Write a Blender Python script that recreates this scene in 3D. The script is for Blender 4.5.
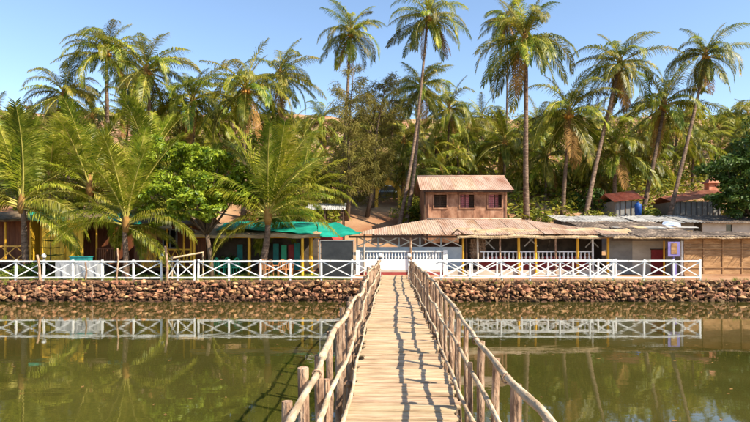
import bpy, bmesh, math, random
from mathutils import Vector, Matrix, Quaternion, noise as mnoise
R = math.radians
random.seed(7)
S = bpy.context.scene
for o in list(bpy.data.objects): bpy.data.objects.remove(o)
COL = S.collection

# ------------------------------------------------------------------ camera, sky, sun, exposure
F = 560.0; HC = 3.15; HY = 239.0          # focal length and horizon row in photo pixels; eye height above the water
cam = bpy.data.objects.new('camera', bpy.data.cameras.new('camera')); COL.objects.link(cam)
cam.location = (0, 0, HC); cam.rotation_euler = (R(90), 0, 0)
cam.data.sensor_width = 36; cam.data.lens = 36 * F / 750
cam.data.shift_y = (HY - 211) / 750
cam.data.clip_start = .05; cam.data.clip_end = 3000
S.camera = cam
SUN_EL, SUN_AZ = 43, 121                   # azimuth from +Y (view direction) clockwise: the sun is over the right shoulder
w = bpy.data.worlds.new('World'); S.world = w; w.use_nodes = True
nt = w.node_tree
sky = nt.nodes.new('ShaderNodeTexSky'); sky.sky_type = 'NISHITA'; sky.sun_disc = False
sky.sun_elevation = R(SUN_EL); sky.sun_rotation = R(SUN_AZ)
sky.air_density = 1.0; sky.dust_density = .4; sky.ozone_density = 1.9; sky.altitude = 0
bg = nt.nodes['Background']; bg.inputs[1].default_value = .128
nt.links.new(sky.outputs[0], bg.inputs[0])
sun = bpy.data.objects.new('sun', bpy.data.lights.new('sun', 'SUN')); COL.objects.link(sun)
sun.data.energy = 5.0; sun.data.angle = R(.55); sun.data.color = (1, .90, .72)
sd = Vector((math.sin(R(SUN_AZ)) * math.cos(R(SUN_EL)), math.cos(R(SUN_AZ)) * math.cos(R(SUN_EL)), math.sin(R(SUN_EL))))
sun.rotation_euler = (-sd).to_track_quat('-Z', 'Y').to_euler(); sun.location = sd * 60
S.view_settings.view_transform = 'Standard'; S.view_settings.look = 'None'
S.view_settings.exposure = .98; S.view_settings.gamma = 1

# ------------------------------------------------------------------ helpers
def X(px, Y): return (px - 375) * Y / F
def Z(py, Y): return HC - (py - HY) * Y / F
def P(px, py, Y): return Vector((X(px, Y), Y, Z(py, Y)))
rnd = random.uniform

def tag(o, label=None, cat=None, group=None, kind=None):
    if label: o['label'] = label
    if cat: o['category'] = cat
    if group: o['group'] = group
    if kind: o['kind'] = kind
    return o

def thing(name, label, cat, loc=(0, 0, 0), group=None, rz=0):
    o = bpy.data.objects.new(name, None); COL.objects.link(o)
    o.location = loc; o.rotation_euler = (0, 0, rz); o.empty_display_size = .2
    return tag(o, label, cat, group)

def origin(p):
    v = Vector((0, 0, 0))
    while p is not None:
        v = v + Vector(p.location); p = p.parent
    return v

def link(name, me, parent=None, loc=None):
    o = bpy.data.objects.new(name, me); COL.objects.link(o)
    if parent is not None: o.parent = parent
    if loc is not None: o.location = loc
    return o

class MB:
    def __init__(s): s.v = []; s.f = []
    def quad(s, *p):
        n = len(s.v); s.v += [tuple(q) for q in p]; s.f.append(tuple(range(n, n + len(p))))
    def box(s, c, d):
        n = len(s.v)
        for dx in (-.5, .5):
            for dy in (-.5, .5):
                for dz in (-.5, .5): s.v.append((c[0] + dx * d[0], c[1] + dy * d[1], c[2] + dz * d[2]))
        for f in ((0, 1, 3, 2), (4, 6, 7, 5), (0, 4, 5, 1), (2, 3, 7, 6), (0, 2, 6, 4), (1, 5, 7, 3)): s.f.append(tuple(n + i for i in f))
    def tube(s, pts, rad, k=8, cap=True):
        pts = [Vector(p) for p in pts]
        if not isinstance(rad, (list, tuple)): rad = [rad] * len(pts)
        n0 = len(s.v); ref = None
        for i, p in enumerate(pts):
            t = (pts[min(i + 1, len(pts) - 1)] - pts[max(i - 1, 0)]).normalized()
            if ref is None: ref = Vector((1, 0, 0)) if abs(t.x) < .8 else Vector((0, 1, 0))
            a = (ref - t * ref.dot(t)).normalized(); b = t.cross(a); ref = a
            for j in range(k):
                th = 2 * math.pi * j / k
                s.v.append(tuple(p + (a * math.cos(th) + b * math.sin(th)) * rad[i]))
        for i in range(len(pts) - 1):
            for j in range(k):
                s.f.append((n0 + i * k + j, n0 + i * k + (j + 1) % k, n0 + (i + 1) * k + (j + 1) % k, n0 + (i + 1) * k + j))
        if cap:
            s.f.append(tuple(n0 + j for j in reversed(range(k))))
            s.f.append(tuple(n0 + (len(pts) - 1) * k + j for j in range(k)))
    def ball(s, c, r, u=8, vv=6, sq=(1, 1, 1)):
        n = len(s.v); c = Vector(c)
        s.v.append(tuple(c + Vector((0, 0, r * sq[2]))))
        for i in range(1, vv):
            ph = math.pi * i / vv
            for j in range(u):
                th = 2 * math.pi * j / u
                s.v.append((c.x + r * sq[0] * math.sin(ph) * math.cos(th), c.y + r * sq[1] * math.sin(ph) * math.sin(th), c.z + r * sq[2] * math.cos(ph)))
        s.v.append((c.x, c.y, c.z - r * sq[2])); last = len(s.v) - 1
        for j in range(u): s.f.append((n, n + 1 + j, n + 1 + (j + 1) % u))
        for i in range(vv - 2):
            for j in range(u):
                a = n + 1 + i * u
                s.f.append((a + j, a + u + j, a + u + (j + 1) % u, a + (j + 1) % u))
        a = n + 1 + (vv - 2) * u
        for j in range(u): s.f.append((a + j, last, a + (j + 1) % u))
    def mesh(s, name, mat, org=None, smooth=False):
        vs = s.v if org is None else [(x - org[0], y - org[1], z - org[2]) for x, y, z in s.v]
        me = bpy.data.meshes.new(name); me.from_pydata(vs, [], s.f); me.materials.append(mat)
        if smooth:
            me.polygons.foreach_set('use_smooth', [True] * len(me.polygons))
        me.update(); return me
    def build(s, name, mat, parent=None, smooth=False):
        return link(name, s.mesh(name, mat, origin(parent) if parent else None, smooth), parent)

# ------------------------------------------------------------------ materials
def mat(name, c1, c2, rough=.8, scale=(3, 3, 3), var=.25, bump=.25, bscale=None, bdist=.02, c3=None, detail=5, trans=0, spec=.3, lo=.35, hi=.65, hue=0, metal=0):
    m = bpy.data.materials.new(name); m.use_nodes = True; t = m.node_tree; N = t.nodes; L = t.links
    b = N['Principled BSDF']; out = N['Material Output']
    b.inputs['Roughness'].default_value = rough; b.inputs['Specular IOR Level'].default_value = spec
    b.inputs['Metallic'].default_value = metal
    geo = N.new('ShaderNodeNewGeometry'); oi = N.new('ShaderNodeObjectInfo')
    mp = N.new('ShaderNodeMapping'); mp.inputs['Scale'].default_value = scale
    off = N.new('ShaderNodeVectorMath'); off.operation = 'SCALE'; off.inputs[0].default_value = (17, 31, 23)
    L.new(oi.outputs['Random'], off.inputs['Scale'])
    add = N.new('ShaderNodeVectorMath'); L.new(geo.outputs['Position'], add.inputs[0]); L.new(off.outputs[0], add.inputs[1])
    L.new(add.outputs[0], mp.inputs['Vector'])
    nz = N.new('ShaderNodeTexNoise'); nz.inputs['Scale'].default_value = 1; nz.inputs['Detail'].default_value = detail; nz.inputs['Roughness'].default_value = .6
    L.new(mp.outputs[0], nz.inputs['Vector'])
    cr = N.new('ShaderNodeValToRGB'); L.new(nz.outputs['Fac'], cr.inputs[0])
    cr.color_ramp.elements[0].position = lo; cr.color_ramp.elements[1].position = hi
    cr.color_ramp.elements[0].color = (*c1, 1); cr.color_ramp.elements[1].color = (*c2, 1)
    if c3:
        e = cr.color_ramp.elements.new((lo + hi) / 2 + .02); e.color = (*c3, 1)
    hs = N.new('ShaderNodeHueSaturation'); L.new(cr.outputs[0], hs.inputs['Color'])
    mr = N.new('ShaderNodeMapRange'); mr.inputs['To Min'].default_value = 1 - var; mr.inputs['To Max'].default_value = 1 + var
    L.new(oi.outputs['Random'], mr.inputs['Value']); L.new(mr.outputs[0], hs.inputs['Value'])
    if hue:
        mm = N.new('ShaderNodeMath'); mm.operation = 'MULTIPLY'; mm.inputs[1].default_value = 7.31; L.new(oi.outputs['Random'], mm.inputs[0])
        fr = N.new('ShaderNodeMath'); fr.operation = 'FRACT'; L.new(mm.outputs[0], fr.inputs[0])
        m2 = N.new('ShaderNodeMapRange'); m2.inputs['To Min'].default_value = .5 - hue; m2.inputs['To Max'].default_value = .5 + hue
        L.new(fr.outputs[0], m2.inputs['Value']); L.new(m2.outputs[0], hs.inputs['Hue'])
    L.new(hs.outputs[0], b.inputs['Base Color'])
    if bump:
        n2 = N.new('ShaderNodeTexNoise'); n2.inputs['Detail'].default_value = 4; n2.inputs['Scale'].default_value = 1
        mp2 = N.new('ShaderNodeMapping'); s2 = bscale or tuple(4 * q for q in scale); mp2.inputs['Scale'].default_value = s2
        L.new(add.outputs[0], mp2.inputs['Vector']); L.new(mp2.outputs[0], n2.inputs['Vector'])
        bp = N.new('ShaderNodeBump'); bp.inputs['Strength'].default_value = bump; bp.inputs['Distance'].default_value = bdist
        L.new(n2.outputs['Fac'], bp.inputs['Height']); L.new(bp.outputs[0], b.inputs['Normal'])
    if trans:
        tr = N.new('ShaderNodeBsdfTranslucent'); L.new(hs.outputs[0], tr.inputs['Color'])
        mx = N.new('ShaderNodeMixShader'); mx.inputs[0].default_value = trans
        L.new(b.outputs[0], mx.inputs[1]); L.new(tr.outputs[0], mx.inputs[2]); L.new(mx.outputs[0], out.inputs['Surface'])
    return m

M = {}
M['earth'] = mat('laterite_earth', (.26, .115, .055), (.42, .29, .165), .95, (.22, .22, .22), 0, .5, (4, 4, 4), .06, c3=(.36, .205, .11), detail=9)
M['rock'] = mat('laterite_rock', (.09, .042, .022), (.48, .28, .15), .92, (3.5, 3.5, 3.5), .48, .9, (14, 14, 14), .06, c3=(.32, .152, .074), hue=.014)
def wet_band(m, z0, z1, k):
    t = m.node_tree; N = t.nodes; L = t.links; b = N['Principled BSDF']; src = b.inputs['Base Color'].links[0].from_socket
    g = N.new('ShaderNodeNewGeometry'); sp = N.new('ShaderNodeSeparateXYZ'); L.new(g.outputs['Position'], sp.inputs[0])
    nz = N.new('ShaderNodeTexNoise'); nz.inputs['Scale'].default_value = 2.5; L.new(g.outputs['Position'], nz.inputs['Vector'])
    ad = N.new('ShaderNodeMath'); ad.operation = 'MULTIPLY_ADD'; ad.inputs[1].default_value = -.25; L.new(nz.outputs['Fac'], ad.inputs[0]); L.new(sp.outputs['Z'], ad.inputs[2])
    mr = N.new('ShaderNodeMapRange'); mr.inputs['From Min'].default_value = z0 - .12; mr.inputs['From Max'].default_value = z1 - .12; mr.inputs['To Min'].default_value = k; L.new(ad.outputs[0], mr.inputs['Value'])
    mx = N.new('ShaderNodeVectorMath'); mx.operation = 'SCALE'; L.new(src, mx.inputs[0]); L.new(mr.outputs[0], mx.inputs['Scale']); L.new(mx.outputs[0], b.inputs['Base Color'])
wet_band(M['rock'], .10, .22, .35)
M['gap'] = mat('dark_earth', (.035, .02, .012), (.08, .045, .025), 1, (4, 4, 4), 0, .4)
M['plank'] = mat('split_bamboo', (.30, .19, .11), (.56, .415, .265), .78, (2.2, 12, 10), .11, .35, (3, 60, 40), .01, c3=(.46, .325, .195), hue=.008)
M['pole'] = mat('weathered_pole', (.32, .22, .13), (.62, .49, .33), .8, (12, 4, 12), .15, .8, (34, 12, 34), .02, c3=(.46, .34, .22))
M['post'] = mat('log_post', (.11, .06, .036), (.50, .35, .235), .9, (14, 14, 4), .3, .9, (40, 40, 10), .03, c3=(.31, .19, .12))
M['white'] = mat('white_paint', (.36, .34, .31), (.72, .72, .70), .6, (5, 5, 5), .08, .15, lo=.28, hi=.46)
M['whitewall'] = mat('white_plaster', (.66, .67, .68), (.80, .80, .79), .8, (1.4, 1.4, 2.5), .03, .2)
M['redbase'] = mat('oxide_red', (.25, .035, .03), (.34, .06, .05), .7, (3, 3, 3), .05, .1)
M['sheet'] = mat('rusty_sheet', (.29, .145, .08), (.46, .33, .25), .62, (1.6, .45, 1), .10, .15, (8, 2, 8), .01, c3=(.40, .265, .19), lo=.30, hi=.62, hue=.01)
M['thatch'] = mat('dry_thatch', (.28, .18, .10), (.50, .37, .235), .95, (1.2, 2.6, 4), .18, .8, (40, 8, 40), .03, c3=(.41, .29, .165))
M['darkthatch'] = mat('dark_thatch', (.07, .045, .025), (.19, .13, .075), .95, (2, 2, 4), .1, .8, (30, 8, 30), .03)  # darker thatch tone for the cottage roofs
M['darkroof'] = mat('weathered_dark_sheet', (.10, .075, .06), (.36, .27, .20), .8, (1.3, 1.8, 1), .35, .4, (8, 8, 8), .02, c3=(.14, .105, .08))
M['greyroof'] = mat('grey_sheet', (.22, .21, .20), (.50, .48, .45), .6, (.8, 2.2, 1), .2, .25, (6, 12, 6), .02)
M['yellowpost'] = mat('yellow_bamboo', (.62, .30, .02), (.80, .45, .04), .55, (6, 6, 2), .12, .15)
M['yellowboard'] = mat('yellow_varnished_board', (.66, .36, .025), (.90, .58, .06), .5, (8, 8, 1), .12, .15, (30, 30, 4))
M['ochreboard'] = mat('ochre_board', (.50, .25, .05), (.68, .38, .09), .6, (8, 8, 1), .15, .2, (30, 30, 4))
M['brownboard'] = mat('redbrown_board', (.13, .040, .018), (.24, .085, .035), .6, (8, 8, 1), .18, .25, (30, 30, 4))
M['panel'] = mat('worn_plywood', (.15, .065, .035), (.42, .235, .145), .82, (1.8, 1.8, 1.1), .14, .25, (9, 9, 3), c3=(.31, .15, .085))
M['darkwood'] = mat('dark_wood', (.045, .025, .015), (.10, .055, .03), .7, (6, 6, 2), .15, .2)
M['interior'] = mat('interior_shade', (.05, .038, .03), (.11, .085, .065), .9, (2, 2, 2), .1, 0)  # dark wall colour carries the shade inside the open buildings
M['bamboomat'] = mat('woven_bamboo', (.25, .13, .05), (.44, .26, .12), .8, (2.0, 2, 9), .12, .6, (18, 18, 50), .015, c3=(.35, .19, .085))
M['tarp'] = mat('turquoise_tarp', (.010, .27, .19), (.025, .44, .32), .5, (1.5, 1.5, 1.5), .08, .35, (5, 5, 5), .04, trans=.3)
M['blackboard'] = mat('chalkboard', (.018, .02, .022), (.034, .036, .038), .6, (2, 2, 2), 0, .05)
M['purple'] = mat('purple_paint', (.16, .13, .34), (.23, .19, .43), .5, (4, 4, 4), .05, .1)
M['maroon'] = mat('maroon_paint', (.20, .018, .02), (.29, .03, .032), .6, (4, 4, 4), .08, .15)
M['beigewall'] = mat('beige_plaster', (.40, .34, .27), (.52, .46, .38), .85, (1.2, 1.2, 2), .06, .2)
M['greywall'] = mat('grey_plaster', (.20, .19, .18), (.28, .27, .25), .85, (1.5, 1.5, 2), .06, .2)
M['tile'] = mat('red_roof_tile', (.44, .15, .085), (.60, .28, .18), .8, (3, 3, 3), .15, .4, (14, 14, 14))
M['blue'] = mat('blue_paint', (.015, .06, .25), (.025, .10, .36), .5, (3, 3, 3), .05, .1)
M['paleblue'] = mat('pale_blue_paint', (.40, .48, .56), (.55, .62, .68), .7, (2, 2, 2), .05, .1)
M['pink'] = mat('pink_curtain', (.50, .14, .17), (.66, .32, .32), .85, (14, 14, 1), .12, .4, (40, 40, 2))
M['glass'] = mat('dark_glass', (.01, .012, .014), (.02, .022, .024), .08, (2, 2, 2), 0, 0, spec=.5)
M['arch'] = mat('yellow_arch_paint', (.72, .40, .04), (.86, .54, .08), .6, (4, 4, 4), .05, .1)
M['lampblack'] = mat('lamp_metal', (.02, .02, .02), (.04, .04, .04), .4, (4, 4, 4), 0, 0)
M['lampglass'] = mat('lamp_globe', (.62, .62, .60), (.72, .72, .70), .25, (4, 4, 4), 0, 0)
M['greycloth'] = mat('grey_cloth', (.24, .25, .27), (.36, .37, .39), .9, (2, 2, 2), .05, .5, (9, 9, 3), .04)
M['teal'] = mat('teal_paint', (.015, .16, .16), (.025, .24, .23), .5, (3, 3, 3), .05, .1)
M['greenplastic'] = mat('green_plastic', (.04, .42, .24), (.06, .55, .32), .4, (3, 3, 3), .08, 0)
M['chairwood'] = mat('chair_wood', (.34, .13, .05), (.48, .22, .09), .6, (8, 8, 3), .1, .2)
M['redcloth'] = mat('red_cloth', (.50, .03, .03), (.66, .06, .05), .8, (3, 3, 3), .05, .2)
M['bluetarp'] = mat('blue_white_tarp', (.16, .24, .48), (.72, .76, .82), .5, (3.5, 3.5, 3.5), .1, .5, (6, 6, 6), .05)
# plants
M['frond'] = mat('palm_frond', (.030, .070, .004), (.66, .54, .10), .42, (1.4, 1.4, 1.4), .55, 0, c3=(.22, .228, .016), trans=.40, spec=.35, hue=.03, lo=.30, hi=.74)
M['frondyoung'] = mat('young_frond', (.05, .105, .006), (.70, .60, .13), .42, (1.8, 1.8, 1.8), .42, 0, c3=(.275, .288, .02), trans=.42, spec=.35, hue=.025, lo=.30, hi=.74)
M['fronddead'] = mat('dead_frond', (.20, .095, .025), (.46, .26, .075), .85, (1.2, 1.2, 1.2), .25, 0, trans=.25)
M['rachis'] = mat('frond_rib', (.30, .27, .05), (.46, .38, .09), .6, (3, 3, 3), .2, 0)
M['nut'] = mat('coconut', (.42, .17, .03), (.55, .30, .05), .6, (5, 5, 5), .25, .1)
M['palmtrunk'] = mat('palm_trunk', (.085, .05, .032), (.26, .175, .12), .92, (3, 3, 9), .18, .8, (5, 5, 22), .05, c3=(.165, .105, .07))
M['bark'] = mat('tree_bark', (.06, .04, .025), (.17, .115, .075), .92, (6, 6, 2), .15, .7, (20, 20, 6), .03)
M['leafbright'] = mat('bright_leaf', (.07, .15, .006), (.46, .53, .04), .45, (3.0, 3.0, 3.0), .05, 0, c3=(.27, .34, .02), trans=.4, spec=.45)
M['leafmid'] = mat('mid_leaf', (.06, .10, .012), (.34, .31, .05), .55, (1.6, 1.6, 1.6), .4, 0, c3=(.17, .19, .02), trans=.3, hue=.03)
M['leafmid2'] = mat('scrub_leaf', (.035, .07, .006), (.52, .41, .07), .6, (.7, .7, .7), 0, 0, c3=(.225, .24, .02), trans=.3)
M['leafdark'] = mat('dark_leaf', (.028, .07, .008), (.10, .16, .02), .5, (1.2, 1.2, 1.2), .15, 0, trans=.22)
M['leafdry'] = mat('dry_leaf', (.16, .13, .03), (.34, .25, .07), .7, (1.2, 1.2, 1.2), .3, 0, trans=.3, hue=.02)
M['needle'] = mat('casuarina_needle', (.10, .098, .013), (.30, .24, .05), .7, (1.0, 1.0, 1.0), .1, 0, trans=.3)
M['lawn'] = mat('lawn_soil', (.08, .10, .02), (.20, .19, .04), .95, (2, 2, 2), 0, .5, (20, 20, 20))
M['grass'] = mat('grass_blade', (.13, .19, .02), (.36, .36, .06), .7, (2, 2, 2), 0, 0, trans=.35)

def water_mat():
    m = bpy.data.materials.new('murky_water'); m.use_nodes = True; t = m.node_tree; N = t.nodes; L = t.links
    b = N['Principled BSDF']
    b.inputs['Roughness'].default_value = .02; b.inputs['IOR'].default_value = 1.75
    geo = N.new('ShaderNodeNewGeometry')
    nz = N.new('ShaderNodeTexNoise'); nz.inputs['Scale'].default_value = .22; nz.inputs['Detail'].default_value = 4; L.new(geo.outputs['Position'], nz.inputs['Vector'])
    cr = N.new('ShaderNodeValToRGB'); cr.color_ramp.elements[0].position = .35; cr.color_ramp.elements[1].position = .65
    cr.color_ramp.elements[0].color = (.042, .041, .008, 1); cr.color_ramp.elements[1].color = (.068, .060, .014, 1)
    L.new(nz.outputs['Fac'], cr.inputs[0]); L.new(cr.outputs[0], b.inputs['Base Color'])
    prev = None
    for sc, dist, st in (((.5, .8, 1), .008, .5), ((2.2, 3.6, 1), .0018, .5), ((8, 12, 1), .0004, .3)):
        mp = N.new('ShaderNodeMapping'); mp.inputs['Scale'].default_value = sc; L.new(geo.outputs['Position'], mp.inputs['Vector'])
        n = N.new('ShaderNodeTexNoise'); n.inputs['Scale'].default_value = 1; n.inputs['Detail'].default_value = 3; L.new(mp.outputs[0], n.inputs['Vector'])
        bp = N.new('ShaderNodeBump'); bp.inputs['Strength'].default_value = st; bp.inputs['Distance'].default_value = dist
        L.new(n.outputs['Fac'], bp.inputs['Height'])
        if prev: L.new(prev.outputs[0], bp.inputs['Normal'])
        prev = bp
    L.new(prev.outputs[0], b.inputs['Normal'])
    return m
M['water'] = water_mat()

# ------------------------------------------------------------------ box pieces sharing one mesh per material
_boxes = {}
def boxmesh(mk):
    if mk not in _boxes:
        b = MB(); b.box((0, 0, 0), (1, 1, 1)); _boxes[mk] = b.mesh('box_piece', M[mk])
    return _boxes[mk]
def bx(name, mk, parent, c, d, rot=None):
    o = link(name, boxmesh(mk), parent); o.location = Vector(c) - (origin(parent) if parent else Vector())
    o.scale = d
    if rot: o.rotation_euler = rot
    return o
def bar(name, mk, parent, a, b, wd, th):
    a = Vector(a); b = Vector(b); d = b - a
    o = link(name, boxmesh(mk), parent); o.location = (a + b) / 2 - (origin(parent) if parent else Vector())
    zc = d.normalized(); yc = Vector((0, 1, 0))
    if abs(zc.dot(yc)) > .95: yc = Vector((0, 0, 1))
    xc = yc.cross(zc).normalized(); yc = zc.cross(xc)
    o.rotation_euler = Matrix((xc, yc, zc)).transposed().to_euler()
    o.scale = (wd, th, d.length); return o
_poles = {}
def pole(name, mk, parent, a, b, r):
    a = Vector(a); b = Vector(b); d = b - a
    if mk not in _poles:
        m = MB(); m.tube([(0, 0, -.5), (.0, 0, 0), (0, 0, .5)], [1, .96, .92], 8); _poles[mk] = m.mesh('pole_piece', M[mk], None, False)
    o = link(name, _poles[mk], parent); o.location = (a + b) / 2 - (origin(parent) if parent else Vector())
    o.rotation_euler = d.to_track_quat('Z', 'Y').to_euler(); o.scale = (r, r, d.length); return o

# ------------------------------------------------------------------ terrain and water
PROF = [(-60, .9), (-6, .9), (-4.2, .6), (-3.2, -1.2), (28.0, -1.2), (28.6, -.6), (29.25, .96), (36, 1.05), (39, 1.5), (43, 3.7), (52, 6.6), (65, 10.5), (90, 19.5), (122, 30.5), (145, 33), (220, 31), (420, 26)]
def hz(x, y):
    for (y0, z0), (y1, z1) in zip(PROF, PROF[1:]):
        if y <= y1:
            t = max(0, (y - y0) / (y1 - y0)); z = z0 + (z1 - z0) * t; break
    else: z = PROF[-1][1]
    k = min(1, max(0, (y - 42) / 60))
    z += k * (2.6 * mnoise.noise((x * .03, y * .03, 3.1)) + 1.0 * mnoise.noise((x * .11, y * .11, 7.7)) + .35 * mnoise.noise((x * .4, y * .4, 1.7)))
    z -= k * 2.2 * max(0, (abs(x + 10) - 55) / 60)
    return z
m = MB()
ys = [-60, -20, -8, -6, -5, -4.2, -3.7, -3.2, -2, 10, 20, 28, 28.3, 28.6, 28.9, 29.25, 30, 32, 34, 36, 37.5] + [39 + i * 1.5 for i in range(60)] + [132, 138, 145, 155, 170, 195, 220, 300, 420]
xs = [-400, -300, -220, -170, -140, -120] + [-105 + i * 2.1 for i in range(101)] + [120, 140, 170, 220, 300, 400]
for y in ys:
    for x in xs: m.v.append((x, y, hz(x, y)))
nx = len(xs)
for j in range(len(ys) - 1):
    for i in range(nx - 1): m.f.append((j * nx + i, j * nx + i + 1, (j + 1) * nx + i + 1, (j + 1) * nx + i))
tag(m.build('ground', M['earth'], smooth=True), 'reddish laterite ground rising into a hillside behind the palms', None, None, 'structure')
m = MB()
m.quad((-400, -4.6, 0), (400, -4.6, 0), (400, 29.0, 0), (-400, 29.0, 0))
tag(m.build('water', M['water']), 'still murky green water of the creek', None, None, 'structure')

# lawn strip of the garden, behind the fence
m = MB()
m.quad((-24, 29.9, .995), (-1.3, 29.9, .995), (-1.3, 35.2, 1.06), (-24, 35.2, 1.06))
tag(m.build('lawn', M['lawn']), 'short green lawn between the fence and the huts', None, None, 'structure')
m = MB(); rg = random.Random(3)
for i in range(9000):
    x = rg.uniform(-23.5, -2.2); y = 29.95 + 4.4 * rg.random() ** 1.4
    if mnoise.noise((x * .5, y * .5, 0)) < -.25: continue
    a = rg.uniform(0, 6.28); h = rg.uniform(.05, .16); wv = Vector((math.cos(a), math.sin(a), 0)) * .012
    b = Vector((x, y, 1.0)); t = b + Vector((rg.uniform(-.06, .06), rg.uniform(-.06, .06), h))
    m.quad(b - wv, b + wv, t)
tag(m.build('grass', M['grass']), 'short grass growing on the lawn behind the white fence', 'grass', None, 'stuff')

# ------------------------------------------------------------------ retaining walls of loose stones
stone_meshes = []
rs = random.Random(11)
for k in range(12):
    bm = bmesh.new()
    for i in range(13):
        v = Vector((rs.gauss(0, 1), rs.gauss(0, 1), rs.gauss(0, 1))).normalized() * rs.uniform(.82, 1.1)
        bm.verts.new((v.x * .56, v.y * .5, v.z * .5))
    g = bmesh.ops.convex_hull(bm, input=bm.verts)
    bmesh.ops.delete(bm, geom=[e for e in g['geom_interior'] if isinstance(e, bmesh.types.BMVert)], context='VERTS')
    me = bpy.data.meshes.new('stone'); bm.to_mesh(me); bm.free(); me.materials.append(M['rock']); stone_meshes.append(me)
def stone_wall(x0, x1, label, seed):
    r = random.Random(seed)
    root = thing('retaining_wall', label, 'stone wall', ((x0 + x1) / 2, 28.6, 0), 'stone banks of the creek')
    m = MB(); n = 40
    for i in range(n):
        a = x0 + (x1 - x0) * i / n; b = x0 + (x1 - x0) * (i + 1) / n
        m.quad((a, 28.25, -.5), (b, 28.25, -.5), (b, 29.15, .93), (a, 29.15, .93))
        m.quad((a, 29.15, .93), (b, 29.15, .93), (b, 29.5, .975), (a, 29.5, .975))
    m.build('core', M['gap'], root)
    rows = [(-.02, 28.18, .25), (.14, 28.27, .22), (.29, 28.37, .22), (.44, 28.48, .22), (.58, 28.60, .21), (.73, 28.74, .21), (.88, 28.95, .20)]
    cnt = 0; small = []
    for ri, (z, y, s) in enumerate(rows):
        x = x0 + r.uniform(0, .2)
        while x < x1:
            sz = s * r.choice((r.uniform(.55, .9), r.uniform(.8, 1.3), r.uniform(1.2, 1.9)))
            small.append((x + sz / 2, y, z, sz)); x += sz * .98
    r.shuffle(small); small.sort(key=lambda q: -q[3])
    big, rest = small[:300], small[300:]
    for (x, y, z, sz) in big:
        o = link('stone', r.choice(stone_meshes), root)
        o.location = Vector((x, y + r.uniform(-.14, .06), z + r.uniform(-.08, .08))) - Vector(root.location)
        o.rotation_euler = (r.uniform(-.5, .5), r.uniform(-.6, .6), r.choice((0, 3.14)) + r.uniform(-.5, .5))
        o.scale = (sz * 1.12, .34, min(.34, sz * r.uniform(.6, .95)))
    m = MB()
    def addst(x, y, z, sz):
        me = r.choice(stone_meshes); n = len(m.v); q = Quaternion((r.random(), r.random(), r.random(), r.random())).normalized()
        for v in me.vertices:
            p = q @ (v.co * sz); m.v.append((p.x + x, p.y + y, p.z + z))
        for p in me.polygons: m.f.append(tuple(n + i for i in p.vertices))
    for (x, y, z, sz) in rest: addst(x, y, z, sz * 1.1)
    for i in range(380):
        t = r.random(); addst(r.uniform(x0, x1), 28.12 + t * .95, -.05 + t * 1.02, r.uniform(.07, .2))
    for i in range(120): addst(r.uniform(x0, x1), r.uniform(29.15, 29.8), r.uniform(.95, 1.0), r.uniform(.04, .11))
    tag(m.build('rubble', M['rock'], root), kind='stuff')
stone_wall(-22.2, .35, 'loose laterite stone bank below the garden fence and thatched huts', 21)
stone_wall(1.7, 22.5, 'loose orange laterite stone bank below the restaurant fence', 22)
# the landing behind the bridge end
m = MB(); m.box((1.0, 29.0, .45), (1.5, 1.3, 1.0)); m.box((1.03, 29.95, .5), (1.7, 1.1, .95))
tag(m.build('landing_path', M['earth']), 'packed earth landing at the far end of the footbridge', None, None, 'structure')

# ------------------------------------------------------------------ footbridge
BA = math.atan(17 / F)
def bc(y): return .13 + y * 17 / F
def bz(y): return 1.20 + .17 * math.exp(-((y - 15) / 8.5) ** 2)
rb = random.Random(5)
br = thing('footbridge', 'narrow rustic bamboo footbridge with wavy pole handrails crossing the creek', 'footbridge', (bc(12), 12, 0))
plank_meshes = []
for k in range(8):
    m = MB(); n = 7; wj = [[rb.uniform(-.08, .08) for _ in range(n + 1)] for _ in range(3)]
    for i in range(n + 1):
        x = -.5 + i / n
        for (yy, zz, q) in ((-.5, .1, 0), (-.46, .5, 0), (.46, .5, 1), (.5, .1, 1), (.47, -.5, 1), (-.47, -.5, 0)):
            m.v.append((x + (rb.uniform(-.012, .012) if i in (0, n) else 0), yy + wj[q][i] * .5, zz + wj[2][i] * .6))
    for i in range(n):
        for j in range(6): m.f.append((i * 6 + j, i * 6 + (j + 1) % 6, i * 6 + 6 + (j + 1) % 6, i * 6 + 6 + j))
    m.f.append(tuple(range(6))); m.f.append(tuple(n * 6 + j for j in reversed(range(6))))
    plank_meshes.append(m.mesh('plank', M['plank']))
y = -3.6; pan = 0; sec = 0; seclen = .7; yaw = 0; sh = 0; wide = 1.22
while y < 29.35:
    wd = rb.uniform(.06, .16)
    if pan > seclen:
        pan = 0; seclen = rb.uniform(.3, .75); yaw = rb.uniform(-.02, .02); sh = rb.uniform(-.04, .04); wide = rb.uniform(1.16, 1.27); y += rb.uniform(.025, .06)
    o = link('plank', rb.choice(plank_meshes), br)
    yc = y + wd / 2
    o.location = Vector((bc(yc) + sh + rb.uniform(-.015, .015), yc, bz(yc) - .018 + .036 * pan / max(seclen, .1) + rb.uniform(-.004, .004))) - Vector(br.location)
    o.rotation_euler = (rb.uniform(-.025, .025), rb.uniform(-.006, .006), -BA + yaw + rb.uniform(-.006, .006) + (math.pi if rb.random() < .5 else 0))
    o.scale = (wide * rb.uniform(.96, 1.04), wd * 1.0, .028)
    y += wd + rb.choice((0, 0, .002, .004, .012)); pan += wd
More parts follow.
